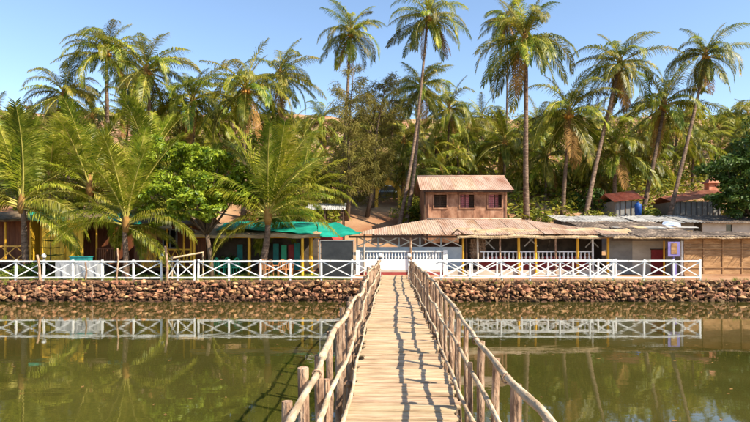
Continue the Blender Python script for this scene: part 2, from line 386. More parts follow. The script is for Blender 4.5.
# stringers and bearers under the deck
for s in (-.42, .42):
    m = MB(); pts = [(bc(t) + s, t, bz(t) - .10) for t in [-3.6 + i * 1.1 for i in range(31)] if t < 29.4]
    m.tube(pts, .055, 8); m.build('stringer', M['post'], br, True)
posts_y = {}
for s, off in ((-1, -.74), (1, .75)):
    yy = -2.9 + (0 if s < 0 else .35); posts_y[s] = []
    while yy < 29.3:
        posts_y[s].append(yy); yy += rb.uniform(.7, 1.05)
def railoff(s, y, k): return .03 * math.sin(y * .8 + k * 2 + s) + .022 * math.sin(y * 2.1 + k + s * 2) + .03 * mnoise.noise((y * 1.3, k * 5 + s, 2))
RH = {0: .86, 1: .46, 2: .07}
def railpt(s, y, k):
    lat = s * (.75 if k == 0 else .715 if k == 1 else .655) + railoff(s, y, k) * .55 + .02
    hh = RH[k] + (.032 * math.sin(y * .55 + k * 1.7 + s * 1.3) + .016 * math.sin(y * 1.7 + s + k) + .035 * mnoise.noise((y * 1.1, k * 7 + s, 8))) * (1 if k < 2 else .35)
    if k < 2 and y > 26: hh -= .02 * (y - 26)
    return Vector((bc(y) + lat, y, bz(y) + hh))
for s in (-1, 1):
    for yy in posts_y[s]:
        top = railpt(s, yy, 0); lat = s * (.80 + rb.uniform(-.02, .03))
        r0 = rb.uniform(.033, .053); h = top.z + rb.uniform(-.10, .06)
        bx0 = bc(yy) + lat; lean = rb.uniform(-.05, .05); lean2 = rb.uniform(-.08, .08)
        m = MB(); nseg = 9; zb = -1.15
        pts = []; rad = []
        for i in range(nseg + 1):
            t = i / nseg; zz = zb + (h - zb) * t
            pts.append((bx0 + lean * (t - .6) + rb.uniform(-.008, .008), yy + lean2 * (t - .6) + rb.uniform(-.008, .008), zz)); rad.append(r0 * (1.12 - .22 * t) * rb.uniform(.94, 1.06))
        m.tube(pts, rad, 9); m.build('post', M['post'], br, False)
        if rb.random() < .3:
            m = MB(); pts = [(bx0 - s * .07 + .02 * math.sin(t * 5), yy + .06 + .05 * t, zb + (h - .25 - zb) * t) for t in [i / 6 for i in range(7)]]
            m.tube(pts, [r0 * .62] * 7, 7); m.build('post', M['post'], br, False)
    for k in range(3):
        y0 = -3.4
        while y0 < 29.0:
            ln = rb.uniform(4.2, 6.0); y1 = min(y0 + ln, 29.5)
            n = max(4, int((y1 - y0) / .28)); side = rb.uniform(-.012, .012); up = rb.uniform(-.012, .012)
            pts = []; rad = []; r0 = (.029, .023, .021)[k] * rb.uniform(.9, 1.12)
            for i in range(n + 1):
                yy = y0 + (y1 - y0) * i / n; q = railpt(s, yy, k)
                pts.append(q + Vector((side, 0, up))); rad.append(r0 * (1.12 - .35 * i / n) * (1.14 if i % 3 == 0 else 1))
            m = MB(); m.tube(pts, rad, 8); m.build('handrail' if k == 0 else 'rail', M['pole'], br, True)
            y0 = y1 - .35 if y1 < 29.4 else 99
    # rope lashings where the handrail meets the posts
    for yy in posts_y[s][::2]:
        q = railpt(s, yy, 0); m = MB()
        ring = [q + Vector((math.cos(a) * .036, .0025 * a - .03, math.sin(a) * .036)) for a in [i * .7 for i in range(22)]]
        m.tube([q_ + Vector((0, 0, 0)) for q_ in ring], .006, 5); m.build('lashing', M['post'], br, True)
for yy in [q for i, q in enumerate(posts_y[1]) if i % 2 == 0]:
    pole('bearer', 'post', br, (bc(yy) - .84, yy, bz(yy) - .2), (bc(yy) + .86, yy + .05, bz(yy) - .19), .05)

# ------------------------------------------------------------------ white X-braced fences
def fence(label, posts, y, zt, zb, group, zg=.93, wdt=.075, bays=None):
    root = thing('white_fence', label, 'fence', (posts[0], y, .95), group)
    r = random.Random(int(abs(posts[0]) * 100))
    for x in posts: bx('post', 'white', root, (x, y, (zt + zg) / 2 + .02), (wdt * 1.15, .09, zt - zg + .06), (0, r.uniform(-.03, .03), 0))
    for i, (a, b) in enumerate(zip(posts, posts[1:])):
        if b - a < .5: continue
        j = [r.uniform(-.022, .022) for _ in range(6)]
        bar('top_rail', 'white', root, (a, y - .055, zt - .03 + j[0]), (b, y - .055, zt - .03 + j[1]), .085, .05)
        bar('bottom_rail', 'white', root, (a, y - .055, zb + j[2]), (b, y - .055, zb + j[3]), .075, .05)
        bar('brace', 'white', root, (a + .04, y - .002, zb + .05), (b - .04, y - .002, zt - .09 + j[4]), .055, .03)
        bar('brace', 'white', root, (a + .04, y + .032, zt - .09 + j[5]), (b - .04, y + .032, zb + .05), .055, .03)
    return root
FY = 29.55
def fx(l, Y=FY): return [X(p, Y) for p in l]
fence('white X-braced timber fence along the garden bank beside the huts', fx([-46, -14, 16, 44, 73, 102.5, 133.5, 161.5]), FY, 2.0, 1.12, 'white fences along the creek')
fence('short white double-braced gate section beside the grey log post', fx([167, 177.5, 194.5]), FY + .06, 2.0, 1.12, 'white fences along the creek')
fence('white X-braced timber fence in front of the blackboard and thatched shed', fx([198.5, 229, 260.7, 290.5, 321.5, 352, 380]), FY, 2.02, 1.13, 'white fences along the creek')
fence('long white X-braced timber fence in front of the restaurant, ending by bamboo wall', fx([409, 441, 470, 501.5, 530, 560, 590, 613, 644, 673.5, 700]), FY, 2.02, 1.13, 'white fences along the creek')
Y2 = 31.2
fence('second white X-braced fence standing close behind the restaurant fence', fx([447, 472, 497, 522, 548, 573, 598, 616], Y2), Y2, 2.0, 1.12, 'white fences along the creek')

# ------------------------------------------------------------------ roof helpers
def corr_sheet(name, mk, parent, a, b, c, d, nw=6, amp=.018, lift=0):
    """corrugated strip: a,b along the eave, d,c along the ridge"""
    a, b, c, d = map(Vector, (a, b, c, d)); m = MB(); n = nw * 4; k = 4
    nrm = (b - a).cross(d - a).normalized()
    for j in range(k + 1):
        v = j / k
        for i in range(n + 1):
            u = i / n; p = (a.lerp(b, u)).lerp(d.lerp(c, u), v)
            m.v.append(tuple(p + nrm * (amp * math.sin(u * nw * 2 * math.pi) + lift)))
    for j in range(k):
        for i in range(n): m.f.append((j * (n + 1) + i, j * (n + 1) + i + 1, (j + 1) * (n + 1) + i + 1, (j + 1) * (n + 1) + i))
    return m.build(name, M[mk], parent, True)

def thatch_slab(name, mk, parent, pts_eave, pts_ridge, th, fringe, seed, dens=60):
    """thick uneven thatch between an eave polyline and a ridge polyline, plus a ragged hanging fringe"""
    r = random.Random(seed); m = MB(); n = len(pts_eave)
    for e, g in zip(pts_eave, pts_ridge):
        e = Vector(e); g = Vector(g)
        for k in range(4):
            t = k / 3; p = e.lerp(g, t); m.v.append((p.x, p.y, p.z + r.uniform(-.02, .02)))
        m.v.append((e.x, e.y + .02, e.z - th))
    for i in range(n - 1):
        o = i * 5; q = o + 5
        for k in range(3): m.f.append((o + k, q + k, q + k + 1, o + k + 1))
        m.f.append((o + 4, q + 4, q, o))
        m.f.append((o + 3, q + 3, q + 4, o + 4))
    for i in range(n - 1):
        a = Vector(pts_eave[i]); b = Vector(pts_eave[i + 1]); ga = Vector(pts_ridge[i]); gb = Vector(pts_ridge[i + 1])
        for k in range(int((b - a).length * dens)):
            u = r.random(); v = r.random() ** 1.6 * .9
            p = a.lerp(b, u).lerp(ga.lerp(gb, u), v); dn = (a.lerp(b, u) - ga.lerp(gb, u)).normalized()
            l = r.uniform(.2, .5); wv = Vector((r.uniform(.012, .03), 0, 0)); p = p + Vector((0, 0, r.uniform(.002, .018)))
            e = p + dn * l + Vector((r.uniform(-.06, .06), 0, r.uniform(-.02, .03)))
            if v < .1: e = p + Vector((r.uniform(-.05, .05), r.uniform(-.06, .02), -fringe * r.uniform(.4, 1.3)))
            m.quad(p - wv, p + wv, e + wv * .4, e - wv * .4)
    return m.build(name, M[mk], parent)

def tarp(name, mk, parent, c00, c10, c11, c01, sag, seed, n=14):
    c00, c10, c11, c01 = map(Vector, (c00, c10, c11, c01)); m = MB()
    for top in (1, 0):
        for j in range(n + 1):
            for i in range(n + 1):
                u = i / n; v = j / n; p = c00.lerp(c10, u).lerp(c01.lerp(c11, u), v)
                p.z -= sag * math.sin(u * math.pi) * (1 - v * .5); p.z += .10 * mnoise.noise((p.x * 1.4, p.y * 1.4, seed)); p.y += .06 * mnoise.noise((p.x * 2, p.z, seed + 5))
                p.z -= 0 if top else .012
                m.v.append(tuple(p))
    h = (n + 1) ** 2
    for j in range(n):
        for i in range(n):
            q = (j * (n + 1) + i, j * (n + 1) + i + 1, (j + 1) * (n + 1) + i + 1, (j + 1) * (n + 1) + i)
            m.f.append(q); m.f.append(tuple(h + k for k in reversed(q)))
    return m.build(name, M[mk], parent, True)

# ------------------------------------------------------------------ restaurant pavilion (centre)
def lerp(a, b, t): return a + (b - a) * t
RP = thing('restaurant_pavilion', 'open restaurant with rusty pink sheet roof, white balustrade and yellow posts', 'restaurant', (5, 35, 1.0))
EY, RY = 32.9, 37.6; EZ, RZ = 3.40, 4.46
xl, xm, xr = X(345, EY), X(457, EY), X(633, EY)
rl, rr_ = X(428, RY), X(520, RY)
def roof_top(x):   # upper end of the front slope at a given x: ridge or hip line
    if x < rl: t = (x - xl) / (rl - xl)
    elif x > rr_: t = (xr - x) / (xr - rr_)
    else: t = 1
    t = max(0.02, min(1, t)); return Vector((x, lerp(EY, RY, t), lerp(EZ, RZ, t)))
rr = random.Random(2)
x = xl
while x < xr - .1:
    x2 = min(x + .84, xr)
    e1 = Vector((x, EY + rr.uniform(-.08, .08), EZ + rr.uniform(-.03, .02))); e2 = Vector((x2 + .05, e1.y, e1.z))
    corr_sheet('roof_sheet', 'sheet', RP, e1, e2, roof_top(min(x2 + .05, xr)), roof_top(x), 6, .02, rr.uniform(0, .03)); x = x2
# hips and rear slope
for (a, b, c, d) in (((xl, RY + .9, EZ), (xl, EY, EZ), (rl, RY, RZ), (rl, RY + .1, RZ)), ((xr, EY, EZ), (xr, RY + .9, EZ), (rr_, RY + .1, RZ), (rr_, RY, RZ)), ((xr - .5, RY + 1.9, 3.95), (xl + .3, RY + 1.9, 3.6), (rl, RY, RZ - .03), (rr_, RY, RZ - .03))):
    corr_sheet('roof_slope', 'sheet', RP, a, b, c, d, 20, .02)
m = MB(); m.tube([(rl - .1, RY, RZ + .03), (rr_ + .1, RY, RZ + .03)], .07, 8); m.build('ridge_cap', M['sheet'], RP, True)
# thatch over the lower part of the right half
pe, pr = [], []
n = 26
for i in range(n + 1):
    x = lerp(xm, xr + .5, i / n); pe.append((x, EY - .22 + rr.uniform(-.05, .05), EZ - .12 + .025 * math.sin(i * .9) + rr.uniform(-.02, .02))); t = .33 + .06 * math.sin(i)
    pr.append((x + rr.uniform(-.1, .1), lerp(EY, RY, t), lerp(EZ, RZ, t) + .05))
thatch_slab('thatch', 'thatch', RP, pe, pr, .09, .09, 4, 38)
m = MB(); m.tube([(xm - .35, EY - .3, EZ + .02), (xm, EY - .1, EZ + .30), (xm + .35, EY - .3, EZ + .02)], .05, 6); m.build('gable_trim', M['darkwood'], RP, True)
bar('eave_beam', 'darkwood', RP, (xl + .2, EY + .25, EZ - .12), (xr - .1, EY + .25, EZ - .12), .12, .1)
bx('floor', 'beigewall', RP, ((xl + xr) / 2, 35.9, 1.14), (xr - xl - 1, 5.2, .31))
# white low wall with balusters behind the bridge end
WY = 33.4
def balus(x0, x1, z0, z1, wy, n):
    for i in range(n):
        x = x0 + (x1 - x0) * (i + .5) / n; k = (z1 - z0)
        if 'b' not in balus.__dict__:
            mm = MB(); mm.tube([(0, 0, 0), (0, 0, .15), (0, 0, .3), (0, 0, .55), (0, 0, .8), (0, 0, 1)], [.07, .045, .075, .04, .045, .065], 7); balus.b = mm.mesh('baluster', M['white'], None, True)
        o = link('baluster', balus.b, RP); o.location = Vector((x, wy, z0)) - Vector(RP.location); o.scale = (1, 1, k)
wx0, wx1 = X(357, WY), X(446, WY)
bx('low_wall', 'whitewall', RP, ((wx0 + wx1) / 2, WY, 1.52), (wx1 - wx0, .16, .86))
bx('base_strip', 'redbase', RP, ((wx0 + wx1) / 2, WY - .01, 1.10), (wx1 - wx0, .2, .18))
balus(wx0 + .15, wx1 - .15, 1.95, 2.38, WY, 27)
bx('balustrade_rail', 'white', RP, ((wx0 + wx1) / 2, WY, 2.42), (wx1 - wx0, .2, .09))
for px in (358, 445): bx('wall_pier', 'white', RP, (X(px, WY), WY - .01, 1.75), (.24, .26, 1.5))
bx2, bx3 = X(480, WY), X(593, WY)
bx('low_wall', 'maroon', RP, ((bx2 + bx3) / 2, WY + .6, 1.42), (bx3 - bx2, .14, .64))
balus(bx2 + .1, bx3 - .1, 1.90, 2.36, WY + .02, 26)
bx('balustrade_rail', 'white', RP, ((bx2 + bx3) / 2, WY + .02, 2.40), (bx3 - bx2, .14, .08))
bx('balustrade_rail', 'white', RP, ((bx2 + bx3) / 2, WY + .02, 1.88), (bx3 - bx2, .14, .07))
for px, mk, r0 in ((364, 'beigewall', .06), (411, 'post', .07), (463, 'yellowpost', .07), (466.5, 'darkwood', .05), (478, 'beigewall', .06), (500, 'post', .06), (519, 'yellowpost', .085), (536, 'yellowpost', .07), (556, 'post', .06), (578, 'yellowpost', .08), (593, 'white', .06), (608, 'yellowpost', .08)):
    x = X(px, 33.2); pole('post', mk, RP, (x, 33.2, .96), (x + rr.uniform(-.03, .03), 33.2, EZ + .05), r0)
# rear side: pale low wall and white cross lattice seen through the open front
BY = 34.5
bx('rear_wall', 'paleblue', RP, ((X(357, BY) + X(462, BY)) / 2, BY, 1.98), (X(462, BY) - X(357, BY), .12, 1.36))
for i in range(5):
    a, b = X(357 + i * 21, BY), X(357 + (i + 1) * 21, BY)
    bar('rear_brace', 'white', RP, (a, BY - .1, 2.68), (b, BY - .1, 3.3), .07, .03); bar('rear_brace', 'white', RP, (a, BY - .06, 3.3), (b, BY - .06, 2.68), .07, .03)
    bx('rear_post', 'paleblue', RP, (a, BY - .02, 2.4), (.09, .09, 1.8))
bar('rear_rail', 'white', RP, (X(357, BY), BY - .03, 3.3), (X(462, BY), BY - .03, 3.3), .07, .05)
bx('rear_wall', 'interior', RP, ((X(463, BY) + X(612, BY)) / 2, BY + 1.6, 2.3), (X(612, BY) - X(463, BY), .12, 2.5))  # rear wall coloured dark to stand for the shade under the roof
for px, py in ((488, 243), (531, 240), (592, 241)):
    q = P(px, py, 35.2)
    for s in (-1, 1): bar('hanging_brace', 'white', RP, q + Vector((-.4, s * .03, -.4 * s)), q + Vector((.4, s * .03, .4 * s)), .07, .03)
bx('side_screen', 'post', RP, (X(478, 34.5), 34.5, 2.3), (.9, .06, 1.7))
for i in range(7): bx('slat', 'post', RP, (X(478, 34.4), 34.4, 1.7 + i * .2), (1.0, .05, .06))

# tables and chairs of the restaurant
def make_table(x, y, z, clothmat, label, group):
    t = thing('dining_table', label, 'table', (x, y, z), group)
    bx('table_top', 'chairwood', t, (x, y, z + .74), (1.1, .8, .05))
    for sx in (-1, 1):
        for sy in (-1, 1): bx('leg', 'chairwood', t, (x + sx * .48, y + sy * .33, z + .36), (.06, .06, .72))
    m = MB(); ring = []
    for i in range(32):
        a = 2 * math.pi * i / 32; k = 1 / max(abs(math.cos(a)) / .58, abs(math.sin(a)) / .43)
        ring.append((math.cos(a) * k, math.sin(a) * k, .03 * math.sin(i * 2.4)))
    n = len(m.v)
    m.v.append((x, y, z + .775))
    for (cx, cy, f) in ring: m.v.append((x + cx, y + cy, z + .773))
    for (cx, cy, f) in ring: m.v.append((x + cx * (1.06 + f), y + cy * (1.06 + f), z + .42 + f))
    for i in range(32):
        j = (i + 1) % 32; m.f.append((0, 1 + i, 1 + j)); m.f.append((1 + i, 33 + i, 33 + j, 1 + j))
    c = m.build('tablecloth', M[clothmat], None); tag(c, label.replace('dining table', 'cloth over dining table'), 'tablecloth', group + ' cloths')
for i, (px, yy) in enumerate(((497, 34.6), (526, 34.9), (552, 34.6), (575, 35.0))):
    make_table(X(px, yy), yy, 1.305, 'maroon', 'maroon-draped dining table behind the restaurant balusters', 'restaurant tables')
chair_kinds = {}
def make_chair(x, y, z, rz, mk, label, group, tall=0):
    t = thing('chair', label, 'chair', (x, y, z), group, rz)
    key = (mk, tall)
    if key not in chair_kinds:
        s = MB(); s.box((0, 0, .44), (.44, .42, .05))
        b = MB()
        for i in range(9):
            a = math.pi * i / 8; a2 = math.pi * (i + 1) / 8
            if i < 8: b.tube([(.2 * math.cos(a), .2, .66 + (.26 + tall) * math.sin(a)), (.2 * math.cos(a2), .2, .66 + (.26 + tall) * math.sin(a2))], .024, 6)
        for xx in (-.2, .2): b.tube([(xx, .2, .44), (xx, .2, .67)], .022, 6)
        for xx in (-.1, 0, .1): b.box((xx, .2, .67 + tall / 2), (.04, .02, .44 + tall))
        l = MB(); l.tube([(0, 0, 0), (0, 0, .44)], [.018, .024], 6)
        ar = MB(); ar.box((0, 0, .64), (.05, .4, .03)); ar.box((0, -.17, .54), (.04, .04, .2))
        chair_kinds[key] = [q.mesh(nm, M[mk], None, True) if nm == 'x' else q.mesh(nm, M[mk]) for q, nm in ((s, 'seat'), (b, 'backrest'), (l, 'leg'), (ar, 'armrest'))]
    s, b, l, ar = chair_kinds[key]
    link('seat', s, t); link('backrest', b, t)
    for xx in (-.19, .19):
        for yy in (-.18, .18): link('leg', l, t, (xx, yy, 0))
        link('armrest', ar, t, (xx * 1.12, 0, 0))
for px, yy, rz in ((509, 34.3, 1.3), (540, 34.4, 1.8), (563, 34.3, 1.4), (588, 34.3, 2.6)):
    make_chair(X(px, yy), yy, 1.305, rz, 'chairwood', 'brown wooden chair inside the restaurant behind the balusters', 'restaurant chairs')

# ------------------------------------------------------------------ upper house behind the restaurant
UH = thing('timber_house', 'upper storey of a reddish plywood house with a pale rusty sheet roof', 'house', (6.4, 42, 1.5))
HYF, HYB = 40.0, 44.6
hx0, hx1 = X(425, HYF), X(505.5, HYF); hz0, hz1 = 1.6, Z(190, HYF) - .02
wins = [(X(434, HYF), X(446.5, HYF)), (X(460, HYF), X(474, HYF)), (X(488, HYF), X(501.5, HYF))]; wz0, wz1 = Z(208, HYF), Z(194.5, HYF)
cuts = [hx0] + [v for w_ in wins for v in w_] + [hx1]
def panel_run(a, b, z0, z1, mk='panel', name='wall_panel', y=HYF, wmax=1.1):
    n = max(1, round((b - a) / wmax))
    for i in range(n):
        u, v = a + (b - a) * i / n, a + (b - a) * (i + 1) / n
        bx(name, mk, UH, ((u + v) / 2, y + rr.uniform(0, .015), (z0 + z1) / 2), (v - u - .012, .06, z1 - z0 - .01))
for i in range(0, len(cuts), 2): panel_run(cuts[i], cuts[i + 1], wz0, wz1)
panel_run(hx0, hx1, 3.9, wz0); panel_run(hx0, hx1, wz1, hz1); panel_run(hx0, hx1, hz0, 3.9)
bx('wall', 'panel', UH, (hx0, (HYF + HYB) / 2, (hz0 + hz1) / 2), (.08, HYB - HYF, hz1 - hz0))
bx('wall', 'panel', UH, (hx1, (HYF + HYB) / 2, (hz0 + hz1) / 2), (.08, HYB - HYF, hz1 - hz0))
bx('wall', 'panel', UH, ((hx0 + hx1) / 2, HYB, (hz0 + hz1) / 2), (hx1 - hx0, .08, hz1 - hz0))
bx('upper_floor', 'darkwood', UH, ((hx0 + hx1) / 2, (HYF + HYB) / 2, 4.0), (hx1 - hx0 - .1, HYB - HYF - .1, .1))
for x in [hx0 - .03, hx1 + .03, X(428.5, HYF)]: bx('corner_post', 'darkwood' if x < hx0 else 'panel', UH, (x, HYF - .05, (3.0 + hz1) / 2), (.1, .1, hz1 - 3.0))
for i, (a, b) in enumerate(wins):
    fm = MB(); cx = (a + b) / 2; cz = (wz0 + wz1) / 2
    for (c, d) in (((cx, HYF - .05, wz1 + .03), (b - a + .16, .06, .08)), ((cx, HYF - .05, wz0 - .03), (b - a + .16, .08, .08)), ((a - .04, HYF - .05, cz), (.08, .06, wz1 - wz0 - .02)), ((b + .04, HYF - .05, cz), (.08, .06, wz1 - wz0 - .02))): fm.box(c, d)
    wf = fm.build('window', M['panel'], UH)
    bx('room_shade', 'darkwood', wf, (cx, HYF + .5, cz), (b - a + .5, .03, wz1 - wz0 + .4))  # dark sheet standing in for the unlit room behind the window
    nb = 5
    for k in range(1, nb + 1):
        bx('window_bar', 'darkwood', wf, (cx, HYF + .02, wz0 + (wz1 - wz0) * k / (nb + 1)), (b - a, .02, .03))
    if i == 0: bx('window_bar', 'darkwood', wf, (cx, HYF + .045, cz), (.04, .02, wz1 - wz0))
    if i:
        for (u, v) in ((a + .02, a + (b - a) * .36), (a + (b - a) * .42, a + (b - a) * .66)) if i == 1 else ((a + .02, a + (b - a) * .5), (a + (b - a) * .56, b - .2)):
            m = MB(); n = 12
            for k in range(n + 1):
                xx = u + (v - u) * k / n; yy = HYF + .16 + .03 * math.sin(k * 1.9)
                m.v += [(xx, yy, wz0 - .05), (xx, yy, wz1)]
            for k in range(n): m.f.append((2 * k, 2 * k + 2, 2 * k + 3, 2 * k + 1))
            m.build('curtain', M['pink'], wf)
ey, ry, by = 39.35, 42.3, 45.3; ez, rz_ = Z(190, 39.35), Z(176.5, 42.3)
x = X(420, ey); xe = X(514, ey)
while x < xe - .05:
    x2 = min(x + .82, xe); sk = .16
    corr_sheet('roof_sheet', 'sheet', UH, (x, ey + rr.uniform(-.05, .05), ez), (x2 + .06, ey, ez), (x2 + .06, ry, rz_), (x, ry, rz_), 7, .018, rr.uniform(0, .02))
    corr_sheet('roof_sheet', 'sheet', UH, (x2 + .06, by, ez), (x, by, ez), (x, ry, rz_ - .02), (x2 + .06, ry, rz_ - .02), 7, .018); x = x2
bar('eave_beam', 'darkwood', UH, (X(421, ey) + .1, ey + .12, ez - .08), (xe - .1, ey + .12, ez - .08), .1, .06)
m = MB(); m.tube([(X(420, ey), ry, rz_ + .03), (xe, ry, rz_ + .03)], .06, 8); m.build('ridge_cap', M['sheet'], UH, True)
for s in (hx0, hx1):
    m = MB(); m.quad((s, HYF, hz1 - .05), (s, HYB, hz1 - .05), (s, ry, rz_ - .1)); m.build('gable', M['panel'], UH)

# ------------------------------------------------------------------ long shed with bamboo walls (towards the dark tree)
SH = thing('bamboo_shed', 'long low shed with woven bamboo wall and dark patched roof', 'shed', (16, 34, 1.0))
SY = 32.4
a, b = X(684, SY), X(780, SY); n = 5
for i in range(n):
    u, v = a + (b - a) * i / n, a + (b - a) * (i + 1) / n
    for k in range(6):
        z0, z1 = 1.12 + k * .345, 1.12 + (k + 1) * .345
        bx('bamboo_panel', 'bamboomat', SH, ((u + v) / 2, SY + rr.uniform(0, .02), (z0 + z1) / 2), (v - u - .02, .04, .335))
    bx('batten', 'bamboomat', SH, (u, SY - .04, 2.15), (.06, .03, 2.1))
for k in (1.5, 2.6): bar('cross_batten', 'bamboomat', SH, (a, SY - .05, k), (b, SY - .05, k), .05, .03)
bx('plinth', 'earth', SH, ((a + b) / 2, SY - .05, 1.02), (b - a + .1, .22, .2))
RYW = 34.0
bx('wall', 'greywall', SH, ((X(606, RYW) + X(632, RYW)) / 2, RYW, 2.1), (X(632, RYW) - X(606, RYW), .1, 2.3))
bx('wall', 'beigewall', SH, ((X(632, RYW) + X(686, RYW)) / 2, RYW + .01, 2.1), (X(686, RYW) - X(632, RYW), .1, 2.3))
bx('wall', 'beigewall', SH, (X(683, 33.2), 33.2, 2.1), (.08, 1.6, 2.2))
m = MB(); m.box((X(657.5, RYW), RYW - .09, 1.75), (.85, .05, 1.5)); dr = m.build('door', M['maroon'], SH); bx('handle', 'lampblack', dr, (X(657.5, RYW) + .32, RYW - .14, 1.75), (.05, .05, .14))
bx('door_frame', 'darkwood', SH, (X(657.5, RYW), RYW - .065, 2.53), (.95, .05, .07))
pole('post', 'white', SH, (X(681.5, 32.5), 32.45, .98), (X(681.5, 32.5), 32.45, 3.1), .085)
pole('post', 'yellowpost', SH, (X(664, 33), 33, .98), (X(664, 33), 33, 3.15), .05)
# roof: dark sheets with pale ragged lip
e_y, r_y, e_z, r_z = 32.0, 38.6, 3.22, 4.32
x = X(606, e_y); xe = X(790, e_y); xcut = X(698, e_y)
while x < xe:
    x2 = x + rr.uniform(.8, 1.1); ry_, rz2 = (r_y, r_z) if x < xcut else (34.7, 3.56)
    corr_sheet('roof_sheet', 'darkroof', SH, (x, e_y + rr.uniform(-.1, .1), e_z + .02), (x2 + .08, e_y, e_z + .02), (x2 + .08, ry_, rz2 + rr.uniform(-.04, .04)), (x, ry_, rz2), 5, .03, rr.uniform(0, .07)); x = x2
for k in range(9):
    q = P(rr.uniform(612, 690), rr.uniform(225, 235), 35.5); q.z = lerp(e_z, r_z, (q.y - e_y) / (r_y - e_y)) + .09
    bx('loose_sheet', rr.choice(('greyroof', 'darkroof', 'thatch', 'sheet')), SH, (q.x, q.y + rr.uniform(-2, 2) * .0, q.z), (rr.uniform(.6, 1.4), rr.uniform(.3, .8), .02), (.165, rr.uniform(-.03, .03), rr.uniform(-.3, .3)))
pe = []; pr = []
for i in range(22):
    x = lerp(X(612, e_y), X(790, e_y), i / 21); pe.append((x, e_y - .2 + rr.uniform(-.05, .05), e_z - .0 + .025 * math.sin(i * 1.3))); pr.append((x, e_y + rr.uniform(.35, .8), e_z + .14))
thatch_slab('thatch_lip', 'thatch', SH, pe, pr, .05, .05, 9, 30)
tarp('roof_tarp', 'bluetarp', SH, P(660, 227.5, 36.6) , P(682, 228, 36.6), P(680, 222.5, 38), P(663, 222, 38), -.14, 4)
tarp('roof_cloth', 'thatch', SH, P(668, 233, 34), P(705, 234, 34), P(690, 230, 35.6), P(672, 229.5, 35.6), -.07, 8)
bx('eave_beam', 'darkwood', SH, ((X(612, 32.3) + X(684, 32.3)) / 2, 32.35, 3.1), (X(684, 32.3) - X(612, 32.3), .08, .1))
for px in (612, 640): pole('post', 'darkwood', SH, (X(px, 38), 38.3, 1.4), (X(px, 38), 38.3, 4.2), .07)
bx('rear_wall', 'greywall', SH, ((X(606, 38.4) + X(672, 38.4)) / 2, 38.4, 2.6), (X(672, 38.4) - X(606, 38.4), .1, 3.1)); bx('rear_wall', 'greywall', SH, ((xcut + xe) / 2, 34.6, 2.2), (xe - xcut, .1, 2.4))
sb = thing('sign_board', 'purple framed signboard with yellow centre on a purple post', 'sign', (X(674, 32), 31.9, .97))
bx('post', 'purple', sb, (X(674, 31.9), 31.9, 1.35), (.26, .08, .78))
bx('board', 'purple', sb, (X(673.5, 31.9), 31.87, 2.58), (.68, .06, .84))
bx('poster', 'bamboomat', sb, (X(673.5, 31.9), 31.83, 2.6), (.34, .02, .62))
bx('post', 'purple', sb, (X(674, 31.9), 31.94, 1.95), (.1, .06, 1.9))

# pale sheet roofs behind it
GR = thing('sheet_roofed_store', 'low store roofed with pale grey sheets behind the restaurant', 'store', (14, 41, 2))
x = X(560, 39.6); xe = X(700, 39.6); i = 0
while x < xe:
    x2 = x + rr.uniform(.9, 1.3); dz = rr.uniform(-.10, .10)
    corr_sheet('roof_sheet', 'greyroof', GR, (x, 39.3 + rr.uniform(-.25, .25), 4.32 + dz), (x2 + .15, 39.4, 4.32 + dz), (x2 + .15, 42.6, 4.92 + dz), (x, 42.6, 4.92 + dz + rr.uniform(-.05, .05)), 5, .025); x = x2
bx('wall', 'greywall', GR, ((X(562, 40.5) + xe) / 2, 40.4, 3.1), (xe - X(562, 40.5), .1, 2.6))
bx('wall', 'greywall', GR, ((X(562, 40.5) + xe) / 2, 42.4, 3.9), (xe - X(562, 40.5), .1, 1.4))
WH = thing('white_walled_hut', 'cream walled hut with a small dark window under a dark roof', 'hut', (20, 40.5, 1.5))
wa, wb = X(702, 40), X(790, 40)
wz = (Z(223, 40) + 1.6) / 2
wc = X(728.5, 40)
bx('wall', 'beigewall', WH, ((wa + wc - .22) / 2, 40, wz), (wc - .22 - wa, .12, Z(223, 40) - 1.6)); bx('wall', 'beigewall', WH, ((wb + wc + .22) / 2, 40, wz), (wb - wc - .22, .12, Z(223, 40) - 1.6))
bx('wall', 'beigewall', WH, (wc, 40, (Z(224.5, 40) + Z(223, 40)) / 2), (.44, .12, Z(223, 40) - Z(224.5, 40))); bx('wall', 'beigewall', WH, (wc, 40, (Z(231.5, 40) + 1.6) / 2), (.44, .12, Z(231.5, 40) - 1.6))
bx('window', 'glass', WH, (wc, 40.03, Z(228, 40)), (.44, .04, .5))
x = wa - .5
while x < wb:
    corr_sheet('roof_sheet', 'darkroof', WH, (x, 39.4, 4.28), (x + 1.02, 39.4, 4.28), (x + 1.02, 43.2, 4.95), (x, 43.2, 4.95), 5, .03, rr.uniform(0, .03)); x += .98
bx('wall', 'beigewall', WH, ((wa + wb) / 2, 43, 3.2), (wb - wa, .1, 3.0))

